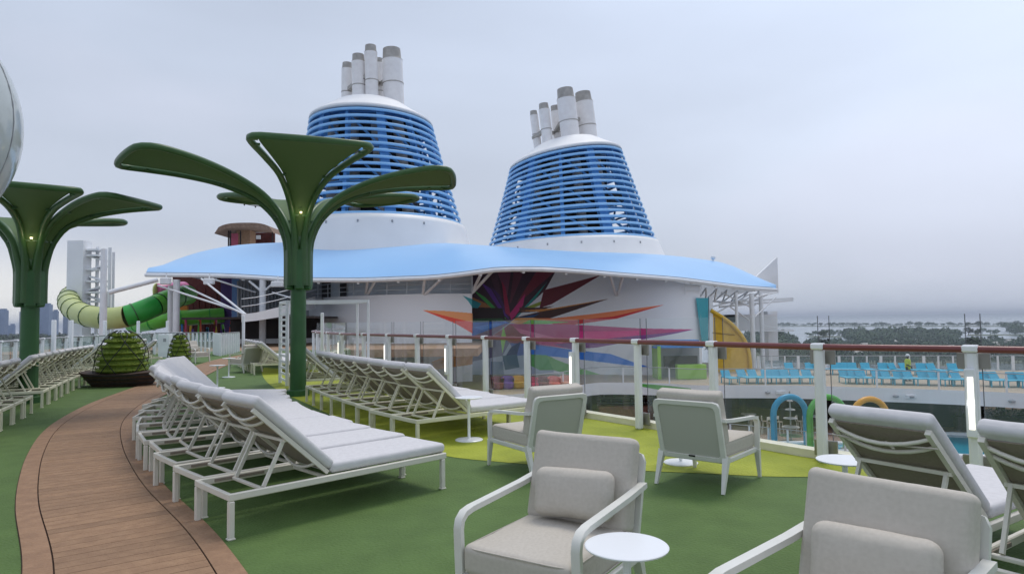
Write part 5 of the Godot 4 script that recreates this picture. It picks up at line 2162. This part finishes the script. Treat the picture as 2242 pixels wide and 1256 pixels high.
		for i in 13:
			i0.append(r0[i] * Vector3(0.84, 1, 0.84))
			i1.append(r1[i] * Vector3(0.84, 1, 0.84))
		m.strip([i1, i0])
		m.strip([r1, i1])
		part(t, "backrest", m, sm)
	# kiosk
	var kb := gp(1490, 829, Y)
	var t := thing("bar_kiosk", "small bar kiosk with blue awning and lime green counter", "kiosk", kb)
	m = MB.new()
	m.box(Vector3(0.15, 1.35, -1.6), Vector3(3.4, 2.7, 0.2))
	part(t, "back_wall", m, M.grey)
	m = MB.new()
	m.box(Vector3(-1.55, 1.2, -0.7), Vector3(0.25, 2.4, 1.9))
	part(t, "green_side", m, mat(rgb(140, 190, 52), 0.5))
	m = MB.new()
	m.cbox(Vector3(0.75, 0.52, 0.1), Vector3(2.1, 1.04, 0.7), 0.03)
	part(t, "counter", m, mat(rgb(146, 196, 58), 0.5))
	m = MB.new()
	m.prism([Vector2(-1.9, 0), Vector2(1.6, 0), Vector2(1.25, 0.55), Vector2(-1.3, 0.55)], 1.4, Transform3D(Basis.IDENTITY, Vector3(0.1, 2.25, -0.5)))
	part(t, "awning", m, mat(rgb(40, 130, 208), 0.5))
	m = MB.new()
	m.box(Vector3(0.3, 1.15, -1.0), Vector3(2.4, 0.9, 0.5))
	part(t, "bottle_rack", m, M.dark)
	# yellow slide flank
	var ys := dp(1557, 800, 54)
	ys.y = Y
	t = thing("yellow_slide", "big yellow rounded slide flank beside the teal panel", "water slide", ys)
	var yel := nmat(rgb(206, 162, 28), rgb(222, 180, 46), 0.4, 0.4, 0.03, 128, 0.0, 131)
	var prof := [Vector2(0, 0)]
	var rim := []
	for q in [[3.05, 0.0], [3.02, 1.2], [2.8, 2.2], [2.3, 3.1], [1.6, 3.9], [0.8, 4.5], [0.0, 5.0]]:
		prof.append(Vector2(q[0], q[1]))
		rim.append(Vector3(q[0], q[1], 0.4))
	m = MB.new()
	m.prism(prof, 0.6, Transform3D(Basis.IDENTITY, Vector3(0, 0, 0)))
	part(t, "flank", m, yel)
	m = MB.new()
	m.tube(smooth(rim, 0.3), 0.16, 10)
	part(t, "rim", m, yel)
	m = MB.new()
	m.tube([Vector3(0.1, 3.2, 0.33), Vector3(1.9, 3.0, 0.33)], 0.05, 6)
	m.tube([Vector3(0.1, 2.3, 0.33), Vector3(2.6, 2.1, 0.33)], 0.05, 6)
	part(t, "panel_seam", m, mat(rgb(160, 122, 24), 0.5))
	# splash arches, two decks down
	var Z := -5.7
	for q in [[1732, 978, 76, 108, rgb(36, 150, 190), "bright blue splash arch standing on the pool deck"], [1815, 985, 84, 114, rgb(86, 172, 70), "green splash arch behind the white railing post"], [1908, 975, 84, 100, rgb(222, 160, 44), "amber yellow splash arch behind the raised lounger back"]]:
		var c := gp(q[0], q[1], Z)
		t = thing("splash_arch", q[5], "arch", c, 0.15)
		var sc := -c.z / F
		var hw: float = q[2] * 0.5 * sc
		var ht: float = q[3] * sc
		var l := [Vector3(-hw, 0, 0), Vector3(-hw, ht * 0.3, 0), Vector3(-hw, ht - hw, 0)]
		for i in range(1, 12):
			var an := PI - PI * i / 12.0
			l.append(Vector3(cos(an) * hw, ht - hw + sin(an) * hw, 0))
		l.append_array([Vector3(hw, ht - hw, 0), Vector3(hw, ht * 0.3, 0), Vector3(hw, 0, 0)])
		m = MB.new()
		m.tube(l, 0.17, 12)
		part(t, "arch_tube", m, mat(q[4], 0.35))
		for s in [-1, 1]:
			m = MB.new()
			m.lathe([Vector2(0.28, 0), Vector2(0.28, 0.06), Vector2(0.18, 0.1)], 12, Vector3(s * hw, 0, 0))
			part(t, "foot_flange", m, M.clamp)
			m = MB.new()
			m.tube([Vector3(s * hw, 0.1, 0.17), Vector3(s * hw, ht - hw, 0.17)], 0.05, 6)
			part(t, "spray_pipe", m, mat(q[4] * 0.85, 0.4))
	# shallow pools
	for q in [[1760, 982, 4.2, 1.3, rgb(86, 168, 190), "splash_pool"], [2105, 975, 5.0, 3.4, rgb(46, 150, 176), "wading_pool"]]:
		var c := gp(q[0], q[1], Z)
		m = MB.new()
		var ring := []
		for i in 28:
			ring.append(c + Vector3(cos(TAU * i / 28) * q[2], 0, sin(TAU * i / 28) * q[3]))
		flat(m, ring, Z + 0.02)
		struct(q[5] + "_water", m, mat(q[4], 0.1))
		m = MB.new()
		ring.append(ring[0])
		var rr := []
		for p in ring:
			rr.append(p + Vector3(0, 0.05, 0))
		m.tube(rr, 0.14, 8)
		struct(q[5] + "_kerb", m, M.hull)
	var sr := thing("splash_railing", "low white-posted glass railing in front of the splash arches", "railing")
	var prev := Vector3.ZERO
	for i in 12:
		var p := gp(1600 + i * 42.0, 966 + i * 5.0, Z)
		m = MB.new()
		m.box(p + Vector3(0, 0.5, 0), Vector3(0.09, 1.0, 0.09))
		part(sr, "post", m, M.white)
		if i > 0:
			m = MB.new()
			m.quad(prev + Vector3(0.06, 0.1, 0), p + Vector3(-0.06, 0.1, 0), p + Vector3(-0.06, 0.92, 0), prev + Vector3(0.06, 0.92, 0), Vector3(0, 0, 1))
			part(sr, "glass_pane", m, M.glass)
			m = MB.new()
			m.bar(prev + Vector3(0, 1.02, 0), p + Vector3(0, 1.02, 0), 0.05, 0.04)
			part(sr, "top_rail", m, M.grey)
		prev = p
	var bar := thing("deck_bar", "dark bar counter with back shelves and bottles in the shade under the balcony", "bar counter", Vector3(9.5, Z, -47.5))
	m = MB.new()
	m.cbox(Vector3(0, 0.55, 0), Vector3(7.0, 1.1, 0.8), 0.03)
	part(bar, "counter", m, nmat(rgb(110, 66, 52), rgb(140, 88, 70), 0.6, 0.5, 0.03, 128, 0.3, 143))
	for y in [1.0, 1.4, 1.8]:
		m = MB.new()
		m.box(Vector3(0, y, -2.2), Vector3(6.4, 0.05, 0.3))
		part(bar, "shelf", m, M.soot)
	for i in 24:
		m = MB.new()
		m.lathe([Vector2(0.04, 0), Vector2(0.045, 0.18), Vector2(0.015, 0.24), Vector2(0.015, 0.32)], 6, Vector3(-3.0 + i * 0.26, 1.03 + (i % 3) * 0.4, -2.2))
		part(bar, "bottle", m, M.leaf_panel if i % 2 == 0 else M.sling)
	for q in [[1640, 930, "beside the bar stools"], [1790, 936, "behind the green splash arch"], [1950, 940, "beside the dark stage box"]]:
		var dt := thing("dining_table", "round pale dining table under the balcony " + q[2], "table", gp(q[0], q[1], Z), 0.0, "dining tables under the balcony")
		m = MB.new()
		m.lathe([Vector2(0, 0.72), Vector2(0.5, 0.72), Vector2(0.5, 0.76), Vector2(0, 0.76)], 20)
		part(dt, "table_top", m, M.table)
		m = MB.new()
		m.lathe([Vector2(0.28, 0), Vector2(0.26, 0.04), Vector2(0.05, 0.08), Vector2(0.05, 0.72)], 14)
		part(dt, "stem", m, M.soot)
	# wire fountain figure
	var fc := gp(1733, 966, Z)
	t = thing("fountain_figure", "slim tiered wire fountain figure inside the blue splash arch", "fountain", fc)
	for i in 5:
		m = MB.new()
		m.lathe([Vector2(0.02, 0), Vector2(0.62 - i * 0.11, 0.02), Vector2(0.6 - i * 0.11, 0.06), Vector2(0.05, 0.12)], 14, Vector3(0, 0.3 + i * 0.5, 0))
		part(t, "tier", m, M.leaf_panel if i == 0 else M.soot)
	m = MB.new()
	m.tube([Vector3(0, 0, 0), Vector3(0, 2.9, 0)], 0.05, 8)
	part(t, "stem", m, M.soot)
	# bar stools and red loungers on the splash deck
	var stool: Node3D = null
	var sn := 0
	for q in [[1650, 946], [1660, 950], [1676, 948], [1690, 952], [1708, 950], [1752, 948], [1768, 950]]:
		var p := gp(q[0], q[1], Z)
		if stool == null:
			stool = thing("bar_stool", "slender pale bar stool by the dark bar under the balcony", "bar stool", p, 0.0, "bar stools under the balcony")
			m = MB.new()
			m.lathe([Vector2(0, 0.72), Vector2(0.2, 0.72), Vector2(0.2, 0.77), Vector2(0, 0.77)], 14)
			part(stool, "seat", m, M.sling)
			for i in 4:
				m = MB.new()
				var an := TAU * (i + 0.5) / 4.0
				m.tube([Vector3(cos(an) * 0.24, 0, sin(an) * 0.24), Vector3(cos(an) * 0.16, 0.72, sin(an) * 0.16)], 0.02, 6)
				part(stool, "leg", m, M.frame)
			m = MB.new()
			m.cbox(Vector3(0, 0.98, -0.19), Vector3(0.38, 0.2, 0.03), 0.01)
			m.tube([Vector3(0.16, 0.74, -0.18), Vector3(0.16, 1.0, -0.19)], 0.015, 6)
			m.tube([Vector3(-0.16, 0.74, -0.18), Vector3(-0.16, 1.0, -0.19)], 0.015, 6)
			part(stool, "backrest", m, M.frame)
		else:
			sn += 1
			copy(stool, "bar_stool", p, rng.randf() * 2.0, "%s slender pale bar stool along the bar under the balcony" % NTH[sn])
	var redm := nmat(rgb(160, 44, 50), rgb(184, 60, 62), 1.0, 0.7, 0.03, 128, 0.2, 141)
	var rl: Node3D = null
	var rn := 0
	for q in [[2168, 926], [2210, 930], [2238, 934], [2190, 948]]:
		var p := gp(q[0], q[1], Z + 1.4)
		p.y = Z
		if rl == null:
			rl = thing("red_lounger", "red cushioned lounger beside the wading pool", "sun lounger", p, 0.3, "red loungers by the pool")
			m = MB.new()
			m.cbox(Vector3(0, 0.38, 0.5), Vector3(0.75, 0.14, 1.2), 0.04)
			part(rl, "seat", m, redm)
			m = MB.new()
			m.cbox(Vector3(0, 0.72, -0.25), Vector3(0.75, 0.8, 0.13), 0.04, Basis(Vector3.RIGHT, -0.45))
			part(rl, "backrest", m, redm)
			for sx in [-1, 1]:
				for z in [-0.1, 1.05]:
					m = MB.new()
					m.box(Vector3(sx * 0.33, 0.155, z), Vector3(0.05, 0.31, 0.05))
					part(rl, "leg", m, M.frame)
		else:
			rn += 1
			copy(rl, "red_lounger", p, 0.3 + rng.randf_range(-0.2, 0.2), "%s red lounger from the lit railing post by the pool" % NTH[rn])
	# stage box and hedge behind the lit post
	t = thing("stage_block", "dark grey stage box with glass wind screen behind the amber arch", "stage", gp(2000, 930, Z))
	m = MB.new()
	m.box(Vector3(0, 0.9, 0), Vector3(5.2, 1.8, 2.0))
	part(t, "block", m, mat(rgb(62, 68, 78), 0.6))
	m = MB.new()
	m.quad(Vector3(-2.4, 1.8, 0.9), Vector3(2.4, 1.8, 0.9), Vector3(2.4, 2.5, 0.9), Vector3(-2.4, 2.5, 0.9), Vector3(0, 0, 1))
	part(t, "glass_screen", m, M.frost)
	m = MB.new()
	m.box(Vector3(3.4, 1.3, 0.4), Vector3(1.3, 2.6, 1.2))
	part(t, "black_cabinet", m, M.black)
	t = thing("planted_hedge", "low dark green hedge behind the red loungers", "hedge", gp(2200, 905, Z + 1.0) * Vector3(1, 0, 1) + Vector3(0, Z, 0))
	m = MB.new()
	m.box(Vector3(0, 0.4, 0), Vector3(6.0, 0.8, 0.7))
	part(t, "trough", m, M.dark)
	m = MB.new()
	for i in 900:
		var p := Vector3(rng.randf_range(-3, 3), rng.randf_range(0.7, 1.25), rng.randf_range(-0.4, 0.4))
		m.tri(p, p + Vector3(rng.randfn(), rng.randfn(), rng.randfn()) * 0.09, p + Vector3(rng.randfn(), rng.randfn(), rng.randfn()) * 0.09, Vector3(rng.randfn() * 0.4, 0.8, 0.5).normalized())
	part(t, "foliage", m, nmat(rgb(40, 60, 34), rgb(66, 88, 50), 2.0, 0.9, 0.03, 128, 0.4, 142))
